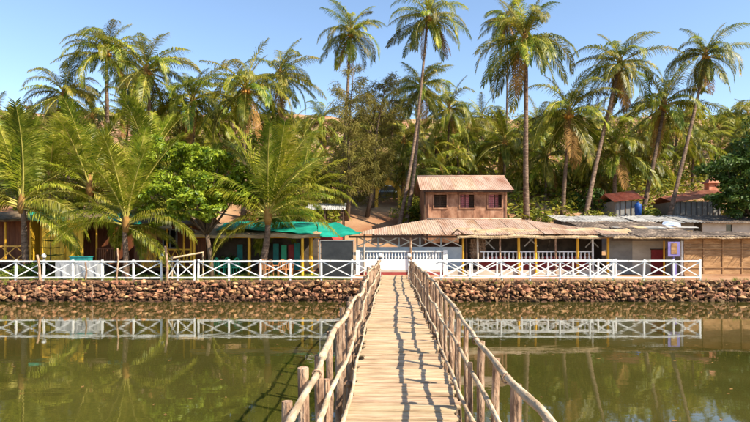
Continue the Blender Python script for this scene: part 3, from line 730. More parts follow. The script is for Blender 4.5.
# ------------------------------------------------------------------ red roofed houses up the slope
def tiled_house(px0, px1, Y, zg, zwall, dep, zr, label, wallmat, turret=None, tilt=0):
    zroof = zwall; zwall = zwall - abs(tilt) / 2 - .03
    h = thing('tiled_house', label, 'house', (X((px0 + px1) / 2, Y), Y, zg))
    a, b = X(px0, Y), X(px1, Y)
    for (c, d) in ((((a + b) / 2, Y, (zg + zwall) / 2), (b - a, .15, zwall - zg)), (((a + b) / 2, Y + dep, (zg + zwall) / 2), (b - a, .15, zwall - zg)), ((a, Y + dep / 2, (zg + zwall) / 2), (.15, dep, zwall - zg)), ((b, Y + dep / 2, (zg + zwall) / 2), (.15, dep, zwall - zg))):
        bx('wall', wallmat, h, c, d)
    n = 10
    for i in range(n):
        u, v = a - .4 + (b - a + .8) * i / n, a - .4 + (b - a + .8) * (i + 1) / n
        t1, t2 = tilt * (i / n - .5), tilt * ((i + 1) / n - .5)
        corr_sheet('roof_tiles', 'tile', h, (u, Y - .5, zroof - .12 + t1), (v, Y - .5, zroof - .12 + t2), (v, Y + dep / 2, zr + t2), (u, Y + dep / 2, zr + t1), 4, .04)
        corr_sheet('roof_tiles', 'tile', h, (v, Y + dep + .5, zroof - .12 + t2), (u, Y + dep + .5, zroof - .12 + t1), (u, Y + dep / 2, zr + t1), (v, Y + dep / 2, zr + t2), 4, .04)
    for i in range(int((b - a) / .45)):
        bx('wall_batten', 'darkwood', h, (a + .3 + i * .45, Y - .1, (zg + zwall) / 2), (.06, .04, zwall - zg))
    return h
Yh = 46
h = tiled_house(676, 720, Yh, 4.3, Z(197, Yh), 3.6, Z(191.5, Yh), 'brown timber house with red tiled roof beside the dark leafy tree', 'greywall', tilt=.7)
tx = X(711, 48)
bx('turret', 'tile', h, (tx, 48, 7.2), (.75, .75, 1.5)); m = MB()
zt = 7.9
for i in range(4):
    s = ((-1, -1), (1, -1), (1, 1), (-1, 1)); p, q = s[i], s[(i + 1) % 4]
    m.quad((tx + p[0] * .55, 48 + p[1] * .55, zt), (tx + q[0] * .55, 48 + q[1] * .55, zt), (tx + q[0] * .12, 48 + q[1] * .12, zt + .5), (tx + p[0] * .12, 48 + p[1] * .12, zt + .5))
m.build('turret_roof', M['tile'], h)
tiled_house(616, 637, 45.5, 4.2, Z(199, 45.5), 3, Z(191, 45.5), 'small house with red tiled roof glimpsed between the palm trunks', 'greywall', tilt=.3)
tk = thing('water_tank', 'blue cylindrical water tank standing beside the small red-roofed house', 'tank', (X(638, 44.8), 44.8, 4.6))
m = MB(); q = Vector(tk.location); m.tube([q + Vector((0, 0, z)) for z in (0, .3, .32, .7, .72, 1.1, 1.3, 1.42)], [.26, .26, .24, .24, .26, .26, .25, .12], 14); m.build('barrel', M['blue'], tk, True)
m = MB(); m.tube([q + Vector((0, 0, 1.40)), q + Vector((0, 0, 1.5))], [.1, .1], 10); m.build('lid', M['blue'], tk, True)
m = MB(); m.box(q + Vector((0, 0, -.35)), (1.2, 1.2, .7)); m.build('plinth', M['greywall'], tk)

# yellow arch with a pale roof behind
AR = thing('gate_arch', 'yellow painted arch standing on the earth slope among trunks', 'arch', (X(388, 50), 50, hz(X(388, 50), 50)))
ax = X(388, 50); az = Z(212, 50); sp = Z(196, 50); rad = .88
m = MB()
prof = [(ax - rad, az - .6)] + [(ax + rad * math.cos(math.pi - math.pi * i / 16), sp + rad * math.sin(math.pi * i / 16) * 1.15) for i in range(17)] + [(ax + rad, az - .6)]
prof2 = [(ax - rad - .24, az - .6)] + [(ax + (rad + .36) * math.cos(math.pi - math.pi * i / 16), sp + (rad + .36) * math.sin(math.pi * i / 16) * 1.15) for i in range(17)] + [(ax + rad + .36, az - .6)]
for (i, yv) in enumerate((50, 50.4)):
    for (u, v) in zip(prof, prof2): m.v += [(u[0], yv, u[1]), (v[0], yv, v[1])]
n = len(prof)
for i in range(n - 1):
    a = 2 * i; o2 = 2 * n
    m.f += [(a, a + 1, a + 3, a + 2), (o2 + a, o2 + a + 2, o2 + a + 3, o2 + a + 1), (a + 1, o2 + a + 1, o2 + a + 3, a + 3), (a, a + 2, o2 + a + 2, o2 + a)]
m.build('arch_band', M['arch'], AR)
m = MB(); m.ball((ax, 50.2, sp + (rad + .36) * 1.15 + .16), .17); m.tube([(ax, 50.2, sp + (rad + .36) * 1.15), (ax, 50.2, sp + (rad + .36) * 1.15 + .45)], [.1, .02], 8); m.build('finial', M['arch'], AR, True)
BH = thing('blue_roofed_shelter', 'pale blue-grey sheet shelter just behind the yellow arch', 'shelter', (X(392, 53.4), 53.4, 6.5))
bx('wall', 'greywall', BH, (X(392, 53.4), 53.4, 7.2), (2.2, .1, 2.0)); bx('wall', 'greywall', BH, (X(392, 53.4), 55, 7.6), (2.2, .1, 1.6))
corr_sheet('roof_sheet', 'paleblue', BH, (X(378, 53), 53, 7.6), (X(405, 53), 53, 7.6), (X(405, 53), 55.3, 8.5), (X(378, 53), 55.3, 8.5), 12, .03)
LT = thing('lean_to_shelter', 'pale grey corrugated shelter roof on thin posts behind turquoise tarp', 'shelter', (X(325, 40.5), 40.5, 1.9))
for i in range(5):
    u, v = X(305 + i * 8, 40), X(305 + (i + 1) * 8 + .6, 40)
    corr_sheet('roof_sheet', 'greyroof', LT, (u, 39.7, Z(209.5, 39.7)), (v, 39.7, Z(209.5, 39.7)), (v, 41.8, Z(203.5, 41.8)), (u, 41.8, Z(203.5, 41.8)), 4, .025, rr.uniform(0, .02))
for px in (307, 325, 343):
    for yy in (39.9, 41.6): pole('post', 'darkwood', LT, (X(px, 40), yy, hz(X(px, 40), yy) - .1), (X(px, 40), yy, Z(208, 40.2)), .05)

# ------------------------------------------------------------------ thatched shed with turquoise tarps (garden)
TS = thing('thatched_shed', 'open garden shed with thatch edge, turquoise tarps and yellow posts', 'shed', (X(265, 33), 34, 1.0))
ty, tr = 32.2, 36.5; tz, trz = Z(235, 32.2), Z(225, 36.5)
pe, pr = [], []
for i in range(20):
    x = lerp(X(190, ty), X(320, ty), i / 19); pe.append((x, ty + rr.uniform(-.06, .06), tz + .04 * math.sin(i * 1.1))); pr.append((x, tr, trz + .08 * math.sin(i * .7)))
thatch_slab('thatch', 'thatch', TS, pe, pr, .16, .13, 14, 60)
tarp('tarp', 'tarp', TS, P(216, 230.5, 32.9), P(268, 231.5, 32.9), P(262, 222.5, 36.2), P(224, 223, 36.2), -.10, 2)
tarp('tarp', 'tarp', TS, P(266, 231, 32.9), P(322, 236, 32.3), P(326, 222, 36.4), P(262, 222.5, 36.2), -.05, 3)
tarp('tarp', 'tarp', TS, P(318, 236.5, 32.2), P(362, 232.5, 32.6), P(336, 222, 35.0), P(318, 222, 35.6), .12, 6)
for px, yy in ((194, 32.5), (249, 32.5), (302.5, 32.4), (311.5, 33), (205, 36), (250, 36), (310, 36)):
    z1 = tz + (yy - ty) / (tr - ty) * (trz - tz) - .08
    pole('post', 'yellowpost', TS, (X(px, yy), yy, .97), (X(px, yy), yy, z1), .085 if yy < 34 else .07)
bx('rear_wall', 'interior', TS, ((X(190, 36.6) + X(318, 36.6)) / 2, 36.6, 2.3), (X(318, 36.6) - X(190, 36.6), .08, 2.8))  # shed interior shade put into this wall's dark colour
for i, (px, mk, h0) in enumerate(((276, 'teal', 1.6), (284, 'greenplastic', 1.4), (291, 'maroon', 1.5), (297, 'teal', 1.7), (240, 'teal', 1.5))):
    bx('hanging_cloth', mk, TS, (X(px, 35.5), 35.5, 2.05), (.34, .05, h0), (0, 0, rr.uniform(-.2, .2)))
pole('tie_beam', 'yellowpost', TS, (X(190, 32.5), 32.5, tz - .1), (X(320, 32.5), 32.5, tz - .12), .06)
# red bundles hanging under the tarp
bd = thing('red_awning', 'red cloth awning under the turquoise tarp behind the blackboard', 'awning', (X(331, 34.4), 34.4, 1.05))
tarp('cloth', 'redcloth', bd, P(318, 243, 34.2), P(344, 243, 34.2), P(342, 236, 34.9), P(321, 236, 34.9), .05, 9)
for px in (319, 343): pole('post', 'maroon', bd, (X(px, 34.3), 34.3, 1.0), (X(px, 34.3), 34.3, 2.95), .04)

# ------------------------------------------------------------------ cottages
def boards(root, x0, x1, z0, z1, y, bw, mk, name='wall_board'):
    n = max(1, round((x1 - x0) / bw))
    for i in range(n):
        u, v = x0 + (x1 - x0) * i / n, x0 + (x1 - x0) * (i + 1) / n
        bx(name, mk, root, ((u + v) / 2, y + rr.uniform(-.01, .01), (z0 + z1) / 2), (v - u - .015, .04, z1 - z0))
def rail_set(root, x0, x1, z0, z1, y, mk, nb, cross=False):
    bar('veranda_rail', mk, root, (x0, y, z1), (x1, y, z1), .08, .06); bar('veranda_rail', mk, root, (x0, y, z0 + .08), (x1, y, z0 + .08), .07, .06)
    if cross:
        for i in range(nb):
            u, v = x0 + (x1 - x0) * i / nb, x0 + (x1 - x0) * (i + 1) / nb
            bar('veranda_brace', mk, root, (u, y + .01, z0 + .1), (v, y + .01, z1 - .03), .055, .03); bar('veranda_brace', mk, root, (u, y + .04, z1 - .03), (v, y + .04, z0 + .1), .055, .03)
    else:
        for i in range(nb + 1):
            u = x0 + (x1 - x0) * i / nb; bx('veranda_baluster', mk, root, (u, y, (z0 + z1) / 2), (.06, .05, z1 - z0))
def cottage_roof(root, x0, x1, y0, y1, ze, zr, seed):
    ym = (y0 + y1) / 2; n = 14; pe, pr, pb = [], [], []
    for i in range(n + 1):
        x = lerp(x0, x1, i / n); pe.append((x, y0 + rr.uniform(-.05, .05), ze + rr.uniform(-.03, .03))); pr.append((x, ym, zr)); pb.append((x, y1, ze))
    thatch_slab('roof_thatch', 'darkthatch', root, pe, pr, .12, .12, seed, 40)
    m = MB(); 
    for i in range(n): m.quad(pb[i + 1], pb[i], pr[i], pr[i + 1])
    m.build('rear_roof', M['darkthatch'], root)
CA = thing('wooden_cottage', 'red-brown cottage with a bright yellow wall and teal tarp on roof', 'cottage', (X(50, 37), 37, 1.0))
cy = 36.0; zf = 1.75
c0, c1 = X(-50, cy), X(118, cy)
bx('veranda_floor', 'darkwood', CA, ((c0 + c1) / 2, 36.3, zf - .06), (c1 - c0, 3.6, .12))
for px in (-48, -20, 8, 31, 60, 90, 116):
    for yy in (34.8, 37.8): bx('stilt', 'darkwood', CA, (X(px, cy), yy, 1.35), (.14, .14, .8))
WYA = 36.6
boards(CA, X(-50, WYA), X(42, WYA), zf, 4.4, WYA, .42, 'brownboard')
boards(CA, X(42, 34.1), X(65, 34.1), zf, 4.3, 34.1, .38, 'yellowboard'); boards(CA, X(65, 34.1), X(83, 34.1), zf, 4.3, 34.16, .38, 'yellowboard')
for px in (42,): bx('bay_side', 'yellowboard', CA, (X(px, 35.3), 35.35, (zf + 4.3) / 2), (.05, 2.4, 4.3 - zf))
boards(CA, X(42, WYA), X(83, WYA), zf, 4.4, WYA, .5, 'brownboard')
boards(CA, X(83, WYA), X(118, WYA), zf, 4.4, WYA, .42, 'brownboard')
for px in (-20, 6, 31, 42, 64, 83, 97, 115): pole('post', 'yellowpost', CA, (X(px, 34.8), 34.75, zf), (X(px, 34.8), 34.75, 4.2), .06)
rail_set(CA, X(-45, 34.7), X(31, 34.7), zf, 2.7, 34.7, 'ochreboard', 5, True)
rail_set(CA, X(64, 34.7), X(83, 34.7), zf, 2.6, 34.7, 'brownboard', 8)
rail_set(CA, X(97, 34.7), X(115, 34.7), zf, 2.55, 34.7, 'brownboard', 8)
cottage_roof(CA, c0 - .5, c1 + .4, 34.3, 39.6, 4.35, 4.95, 31)
bx('rear_wall', 'brownboard', CA, ((c0 + c1) / 2, 39.2, 3.0), (c1 - c0, .08, 2.7))
tarp('tarp', 'tarp', CA, P(28, 220, 34.0), P(66, 221.5, 34.0), P(66, 212, 35.6), P(28, 211, 35.6), .05, 12)
tarp('tarp', 'tarp', CA, P(108, 221, 34.0), P(128, 223, 34.0), P(130, 213, 35.4), P(108, 212, 35.4), .05, 13)
CB = thing('wooden_cottage', 'ochre and brown cottage with pale-framed window and yellow veranda lattice', 'cottage', (X(170, 35), 35.5, 1.0))
zf = 1.4; by_ = 35.4
b0, b1 = X(134, by_), X(206, by_)
bx('veranda_floor', 'darkwood', CB, ((b0 + b1) / 2, 35.0, zf - .08), (b1 - b0, 3.0, .14))
for px in (136, 160, 184, 204):
    for yy in (33.7, 36.2): bx('stilt', 'darkwood', CB, (X(px, by_), yy, 1.15), (.14, .14, .42))
boards(CB, X(140, 33.75), X(156, 33.75), zf, 4.0, 33.82, .25, 'ochreboard'); boards(CB, b0, X(156, by_), zf, 4.1, by_, .33, 'brownboard')
w0, w1 = X(163.5, by_), X(177, by_); wza, wzb = Z(248, by_), Z(229.5, by_)
boards(CB, X(156, by_), w0, zf, 4.1, by_, .3, 'brownboard'); boards(CB, w1, b1, zf, 4.1, by_, .3, 'brownboard')
boards(CB, w0, w1, zf, wza, by_, .4, 'brownboard'); boards(CB, w0, w1, wzb, 4.1, by_, .4, 'brownboard')
m = MB(); cx = (w0 + w1) / 2; cz = (wza + wzb) / 2
for c, d in (((cx, by_ - .05, wzb), (w1 - w0 + .1, .06, .07)), ((cx, by_ - .05, wza), (w1 - w0 + .1, .06, .07)), ((w0, by_ - .05, cz), (.07, .06, wzb - wza - .08)), ((w1, by_ - .05, cz), (.07, .06, wzb - wza - .08)), ((cx, by_ - .05, cz), (.05, .05, wzb - wza - .08))): m.box(c, d)
wf = m.build('window', M['greycloth'], CB)
bx('pane', 'glass', wf, (cx, by_ + .03, cz), (w1 - w0, .03, wzb - wza))
rail_set(CB, X(143, 33.7), X(191, 33.7), zf, 2.52, 33.7, 'yellowpost', 6, True)
for px in (143, 167, 184, 191): pole('post', 'yellowpost', CB, (X(px, 33.7), 33.7, zf), (X(px, 33.7), 33.7, 4.0), .065)
cottage_roof(CB, b0 - .3, b1 + .3, 33.3, 38.6, 4.05, 4.6, 33)
bx('rear_wall', 'brownboard', CB, ((b0 + b1) / 2, 38.2, 2.9), (b1 - b0, .08, 2.5))
bx('roof_edge_board', 'beigewall', CB, (X(158, 32.9), 32.9, 3.86), (1.6, .08, .16))
tarp('tarp', 'tarp', CB, P(120, 221, 32.9), P(142, 226, 32.9), P(140, 214, 34.6), P(120, 212, 34.6), .04, 15)

# ------------------------------------------------------------------ garden props
BB = thing('blackboard', 'large blank blackboard standing behind the white fence', 'blackboard', (X(336.5, 30.4), 30.4, .97))
q0, q1 = X(320, 30.4), X(354, 30.4); zb0, zb1 = 1.06, Z(240, 30.4)
bx('panel', 'blackboard', BB, ((q0 + q1) / 2, 30.4, (zb0 + zb1) / 2), (q1 - q0 - .1, .04, zb1 - zb0 - .1))
m = MB(); cx = (q0 + q1) / 2; cz = (zb0 + zb1) / 2
for c, d in (((cx, 30.38, zb1 - .02), (q1 - q0, .06, .06)), ((cx, 30.38, zb0 + .02), (q1 - q0, .06, .06)), ((q0, 30.38, cz), (.06, .06, zb1 - zb0 - .1)), ((q1, 30.38, cz), (.06, .06, zb1 - zb0 - .1))): m.box(c, d)
m.build('frame', M['greywall'], BB)
for x in (q0 + .15, q1 - .15): bar('leg', 'darkwood', BB, (x, 30.46, .97), (x, 30.46, zb1 - .2), .07, .05)

for px, yy, rz in ((264, 31.0, 2.8), (273, 31.6, 2.4), (282, 31.0, 3.4), (288, 31.7, 3.8)):
    make_chair(X(px, yy), yy, 1.02, rz, 'chairwood', 'round-backed brown wooden chair on the lawn by the yellow post', 'garden wooden chairs', .08)
for px, yy, rz in ((219, 33.0, 2.6), (228, 33.4, 3.2), (235, 33.0, 3.9)):
    make_chair(X(px, yy), yy, 1.03, rz, 'greenplastic', 'green plastic armchair under the thatched shed', 'green plastic chairs', .1)
CT = thing('covered_table', 'table under a grey cloth reaching the lawn behind the fence', 'table', (X(78, 30.5), 30.6, 1.0))
m = MB(); a0, a1 = X(58, 30.5), X(100, 30.5); n = 40
ring = []
for i in range(n):
    t = i / n * 4
    if t < 1: p = (lerp(a0, a1, t), 30.25)
    elif t < 2: p = (a1, lerp(30.25, 31.0, t - 1))
    elif t < 3: p = (lerp(a1, a0, t - 2), 31.0)
    else: p = (a0, lerp(31.0, 30.25, t - 3))
    ring.append(p)
for (x, y) in ring: m.v.append((x, y, 1.93))
for i, (x, y) in enumerate(ring): m.v.append((x + .04 * math.sin(i * 1.7), y + .05 * math.sin(i * 2.3) - .02, 1.02))
m.f.append(tuple(range(n)))
for i in range(n): m.f.append((i, n + i, n + (i + 1) % n, (i + 1) % n))
m.build('cloth', M['greycloth'], CT)
for x in (a0 + .1, a1 - .1):
    for y in (30.35, 30.9): bx('leg', 'darkwood', CT, (x, y, 1.45), (.06, .06, .9))
TB = thing('teal_crate', 'teal box lying on the grey covered table', 'box', (X(81, 30.6), 30.6, 1.94))
bx('box_body', 'teal', TB, (X(81, 30.6), 30.62, 2.06), (1.0, .5, .2)); bx('lid', 'teal', TB, (X(81, 30.6), 30.62, 2.18), (1.05, .55, .05))
def stake(px0, py0, px1, py1, y, r, label, name='wooden_stake', cat='stake'):
    a = P(px0, py0, y); b = P(px1, py1, y); a.z = min(a.z, .95); m = MB(); pts = []
    for i in range(8):
        t = i / 7; q = a.lerp(b, t); q.x += .025 * math.sin(t * 7 + px0); pts.append(q)
    m.tube(pts, [r * (1.1 - .25 * i / 7) for i in range(8)], 8); o = m.mesh(name, M['post'], a, True)
    o = link(name, o); o.location = a; tag(o, label, cat)
stake(41, 283, 37.5, 255, 29.35, .065, 'crooked grey stake leaning on the fence below the small fir')
stake(86, 281, 86, 262, 29.4, .05, 'thin brown stake in front of the grey cloth')
stake(117, 281, 118, 248, 29.4, .045, 'thin brown stake beside the young palm trunk')
stake(167.5, 284, 166, 246, 29.3, .075, 'tall grey log post rising beside the short gate section', 'log_post', 'post')
stake(92, 300, 92.5, 284, 28.0, .04, 'short stick standing in the water against the stones')
gp = thing('bamboo_handrail', 'grey bamboo pole handrail sloping down behind the short gate', 'handrail', (X(185, 30.3), 30.3, 1.0))
pole('rail', 'pole', gp, P(169, 258.5, 30.2), P(203, 252.5, 31.4), .05); pole('post', 'pole', gp, (X(203, 31.4), 31.4, .98), P(203, 251.5, 31.4), .05); pole('post', 'pole', gp, (X(172, 30.2), 30.2, .98), P(172, 256.5, 30.2), .05)
def globe_lamp(px, y, z, label, grp):
    t = thing('globe_lamp', label, 'lamp', (X(px, y), y, z), grp)
    m = MB(); q = Vector(t.location); m.tube([q, q + Vector((0, 0, .10)), q + Vector((0, 0, .13))], [.045, .04, .075], 8); m.build('base', M['lampblack'], t, True)
    m = MB(); m.ball(q + Vector((0, 0, .22)), .12, 10, 8); m.build('globe', M['lampglass'], t, True)
    m = MB(); m.tube([q + Vector((0, 0, .31)), q + Vector((0, 0, .37))], [.06, .01], 8); m.build('cap', M['lampblack'], t, True)
globe_lamp(161.5, FY, 2.035, 'small globe lamp on the fence post beside the grey log', 'globe lamps')
globe_lamp(44, FY, 2.035, 'small globe lamp on the fence post below the small fir', 'globe lamps')
for px in (380, 409): globe_lamp(px, FY, 2.055, 'small globe lamp on the fence post at the bridge end', 'globe lamps')

# ------------------------------------------------------------------ palms
rp = random.Random(99)
def frond_mesh(name, L, elev, droop, n, mk, seed, grav=.8, lw=.055, ll=.95):
    r = random.Random(seed); pts = []; p = Vector((0, 0, 0)); K = 22; a = elev; side = r.uniform(-.25, .25)
    for i in range(K + 1):
        pts.append(p.copy()); t = i / K
        ang = elev - droop * (t ** 1.25); ang = max(ang, -1.45)
        d = Vector((math.cos(ang), side * t * .5, math.sin(ang))).normalized(); p = p + d * (L / K)
    def at(t):
        f = t * K; i = min(int(f), K - 1); return pts[i].lerp(pts[i + 1], f - i), (pts[i + 1] - pts[i]).normalized()
    m = MB()
    for i in range(n):
        for s in (-1, 1):
            t = .13 + .87 * (i + r.uniform(-.3, .3)) / n; t = min(max(t, .1), .995)
            if r.random() < .05: continue
            q, T = at(t); Sd = Vector((0, 1, 0)) * s; Nn = T.cross(Vector((0, 1, 0))); Nn = -Nn if Nn.z < 0 else Nn
            l = ll * (L / 4.6) * (.45 + .75 * math.sin(math.pi * min(1, (t * .86 + .12)))) * r.uniform(.85, 1.12)
            if t > .85: l *= .75
            fw = .55 + .75 * t
            d = (T * fw + Sd * 1.0 + Nn * r.uniform(.05, .45)).normalized()
            d2 = (d + Vector((0, 0, -1)) * grav * r.uniform(.6, 1.4)).normalized()
            d3 = (d2 + Vector((0, 0, -1)) * grav * r.uniform(.4, 1.2)).normalized()
            p1 = q + d * l * .4; p2 = p1 + d2 * l * .35; p3 = p2 + d3 * l * .25
            wv = (T - d * T.dot(d)).normalized() * lw * .5 * (L / 4.6)
            nn = len(m.v)
            m.v += [tuple(q - wv * .7), tuple(q + wv * .7), tuple(p1 + wv), tuple(p1 - wv), tuple(p2 + wv * .8), tuple(p2 - wv * .8), tuple(p3)]
            m.f += [(nn, nn + 1, nn + 2, nn + 3), (nn + 3, nn + 2, nn + 4, nn + 5), (nn + 5, nn + 4, nn + 6)]
    nleaf = len(m.f)
    m.tube(pts, [.055 * (L / 4.6) * (1 - .88 * i / K) for i in range(K + 1)], 5, False)
    me = m.mesh(name, M[mk]); me.materials.append(M['rachis'] if mk != 'fronddead' else M['fronddead'])
    for i, pl in enumerate(me.polygons):
        if i >= nleaf: pl.material_index = 1
    return me
TIERS = [1.35, 1.05, .75, .45, .15, -.2, -.6]
FR = {}; FRY = {}
for ti, e in enumerate(TIERS):
    FR[ti] = [frond_mesh('frond', 4.5 * (.82 if ti == 0 else 1), e, (.8, 1.35, 1.6, 1.65, 1.42, 1.05, .7)[ti] * (1 + .28 * (k - 1)), 60, 'frond', ti * 10 + k, (.6, .85, 1.1, 1.3, 1.35, 1.3, 1.1)[ti], .05, .92) for k in range(4)]
    FRY[ti] = [frond_mesh('frond', 5.2, e, (.45, .85, 1.2, 1.4, 1.35, 1.1, .8)[ti] * (1 + .15 * (k - 1)), 84, 'frondyoung', 200 + ti * 10 + k, (.35, .5, .7, .9, 1.0, 1.1, 1.0)[ti], .042, .95) for k in range(3)]
DEAD = [frond_mesh('dead_frond', 3.8, -.75 - .25 * k, .6, 40, 'fronddead', 400 + k, 1.0) for k in range(3)]
nut = MB(); 
for i in range(9): 
    a = i * 2.4; nut.ball((.26 * math.cos(a), .26 * math.sin(a), -.12 - .05 * (i % 4)), .125, 7, 5, (1, 1, 1.2))
NUT = nut.mesh('coconuts', M['nut'], None, True)
hrt = MB(); hrt.tube([(0, 0, -.5), (0, 0, -.1), (0, 0, .3), (0, 0, .9)], [.16, .24, .2, .03], 8); HRT = hrt.mesh('crown_shaft', M['fronddead'], None, True)
def palm(px, py, Y, bpx, rpx, label, group=None, n=None, young=False, dead=None, nuts=True, bow=.0, by=None, droopy=0):
    Yb = by or Y; bxw = X(bpx, Yb); base = Vector((bxw, Yb, hz(bxw, Yb) - .05)); top = P(px, py, Y)
    L = rpx * Y / F; sc = L / (4.2 if young else 3.35)
    t = thing('palm_tree', label, 'palm', base, group)
    m = MB(); pts = []; rad = []; K = 16
    r0 = (.17 if not young else .2) * (.85 + .3 * rp.random()) * (1 if young else max(.8, min(1.25, sc)))
    for i in range(K + 1):
        u = i / K; p = base.lerp(top, u); p.x += bow * math.sin(u * math.pi) * (top - base).length + .05 * math.sin(u * 5 + px)
        pts.append(p); rad.append(r0 * (1.0 - .38 * u + .55 * math.exp(-u * 14)) * (1.05 if i % 2 else .97))
    m.tube(pts, rad, 10); m.build('trunk', M['palmtrunk'], t, True)
    rel = top - base
    h = link('crown_shaft', HRT, t, rel); h.scale = (sc, sc, sc)
    if nuts and not young:
        c = link('coconuts', NUT, t, rel); c.scale = (sc, sc, sc); tag(c, kind='stuff')
    n = n or rp.randint(25, 30); src = FRY if young else FR
    for i in range(n):
        u = (i + .5) / n
        if young: e = .02 + .62 * u ** 1.05
        else: e = .03 + .97 * u ** .85
        ti = min(6, int((e + droopy * .1) * 7)); ti = max(0, min(6, ti + rp.choice((0, 0, 0, -1, 1)))) if 0 < ti else ti
        o = link('frond', rp.choice(src[ti]), t, rel + Vector((0, 0, (.25 - .45 * u) * sc)))
        o.rotation_euler = (rp.uniform(-.22, .22), rp.uniform(-.16, .16), i * 2.39996 + rp.uniform(-.45, .45))
        k = sc * rp.uniform(.78, 1.12)
        if young and ti >= 2: k *= .88
        if young and ti >= 2:      # no low frond hangs straight out over the fence
            z_ = o.rotation_euler.z % 6.2832
            if abs(z_ - 4.712) < 1.0: o.rotation_euler.z = 4.712 + (1.25 if z_ > 4.712 else -1.25)
        o.scale = (k, k, k)
    for i in range(rp.choice((0, 1, 2, 3)) if dead is None else dead):
        o = link('dead_frond', rp.choice(DEAD), t, rel + Vector((0, 0, -.25 * sc))); o.rotation_euler = (0, 0, rp.uniform(0, 6.28)); o.scale = (sc, sc, sc)
    return t

# (crown x, crown y, distance, base x, crown radius px)
palm(64, 95, 52, 70, 39, 'palm with bare hillside behind its crown, standing above the red-brown cottage', dead=2)
palm(107, 54, 52, 108, 40, 'tall slim palm with coconuts close beside two other crowns above the cottages', dead=1)
palm(147, 72, 48, 156, 46, 'broad-crowned palm with long hanging pale fronds above the bright green tree', dead=2)
palm(193, 102, 50, 192, 39, 'lower palm behind the bright green leafy tree, beside broad-crowned palms')
palm(246, 90, 47, 243, 45, 'full-crowned palm rising behind the young palm at the thatched shed', dead=2)
palm(280, 76, 58, 284, 36, 'palm with upright crown beside the open gap of bare hill')
palm(351, 34, 54, 340, 32, 'tall slender palm rising out of the feathery casuarina', by=52, dead=2)
palm(428, 18, 46, 397, 37, 'very tall palm with a leaning curved trunk beside the timber house', bow=.018, by=42.8, dead=3)
palm(421, 88, 49, 405, 33, 'palm with leaning thin trunk close beside the tallest leaning palm', by=43.4, bow=.012)
palm(449, 110, 56, 447, 34, 'palm crown standing behind the timber house roof, beside the gap of sky', dead=1)
palm(525, 40, 43.5, 527, 50, 'big tall palm with straight trunk just past the timber house gable', dead=2, n=28)
palm(507, 20, 66, 507, 26, 'thin far palm half hidden behind the big straight palm')
palm(505, 143, 54, 505, 34, 'shorter palm with wide crown directly behind the timber house gable', dead=2)
palm(569, 114, 47, 563, 46, 'dense palm standing over the grey sheet roofs, hanging yellowed fronds', dead=3)
palm(620, 64, 47, 584, 42, 'leaning palm with an orange dead frond hanging down its trunk', by=43.5, bow=-.012, dead=6)
palm(664, 106, 48, 642, 46, 'palm with spreading crown and slightly leaning trunk beside the blue tank', by=46, dead=2)
palm(706, 56, 47, 664, 34, 'tall palm leaning away from the red-roofed house, clear sky around its crown', by=42.6, bow=.010, dead=2)
palm(616, 150, 48.5, 613, 40, 'shorter palm with yellow sunlit fronds between two leaning trunks', dead=1)
palm(694, 146, 58, 692, 28, 'yellowish palm in front of the red-roofed timber house', dead=1)
def region(px):
    for lim, ph in ((130, 'behind the red-brown cottage'), (240, 'behind the bright green tree'), (335, 'behind the young palm at the turquoise tarps'), (410, 'among the feathery casuarinas'), (500, 'behind the timber house'), (572, 'behind the big straight palm'), (660, 'behind the leaning palms above the grey sheet roofs')):
        if px < lim: return ph
    return 'behind the dark leafy tree and red-roofed house'
def grove(px, Y):
    lb = ('distant small palm on the hillside ' if Y > 63 else 'palm lower on the hillside ' if Y < 57 else 'palm halfway up the hillside ') + region(px)
    return lb, lb.replace('palm ', 'palms ', 1)
for (px, py, Y, b, r) in ((30, 128, 62, 34, 26), (92, 118, 60, 92, 30), (128, 112, 64, 126, 28), (170, 112, 60, 172, 30), (218, 122, 58, 216, 30), (232, 96, 66, 233, 27), (268, 120, 60, 268, 28), (303, 140, 62, 304, 25),
                          (322, 122, 66, 322, 24), (392, 118, 58, 392, 30), (404, 142, 52, 402, 30), (436, 142, 60, 436, 28), (468, 128, 64, 468, 27), (458, 152, 54, 458, 28), (482, 118, 74, 482, 22), (538, 128, 62, 538, 28), (546, 158, 52, 545, 28), (590, 128, 60, 590, 28), (584, 160, 54, 584, 26),
                          (640, 134, 60, 640, 28), (650, 160, 56, 652, 26), (676, 126, 66, 676, 26), (718, 128, 72, 718, 22), (735, 120, 78, 735, 22), (748, 116, 74, 750, 24), (752, 140, 64, 750, 24), (742, 150, 62, 744, 22), (412, 168, 50, 411, 30), (440, 172, 52, 441, 27), (476, 165, 56, 476, 30), (524, 172, 54, 523, 27), (562, 172, 56, 560, 28), (600, 180, 52, 601, 26), (14, 150, 56, 16, 30), (82, 150, 54, 84, 30), (186, 140, 52, 186, 30), (226, 152, 50, 226, 28), (310, 165, 52, 311, 26), (292, 128, 70, 292, 22), (740, 138, 66, 742, 24), (-6, 120, 60, -8, 30), (772, 120, 60, 772, 30)):
    palm(px, py, Y, b, r, *grove(px, Y), n=rp.randint(19, 24))
palm(22, 205, 32.6, 28, 74, 'young palm with upright fronds beside the red-brown cottage veranda', None, n=27, young=True, dead=0)
palm(126, 224, 30.2, 125, 72, 'young palm spreading low fronds over the fence beside the ochre cottage', None, n=25, young=True, dead=0)
palm(268, 216, 31.6, 263, 76, 'young palm fanning wide fronds in front of the turquoise tarps', None, n=29, young=True, dead=0)

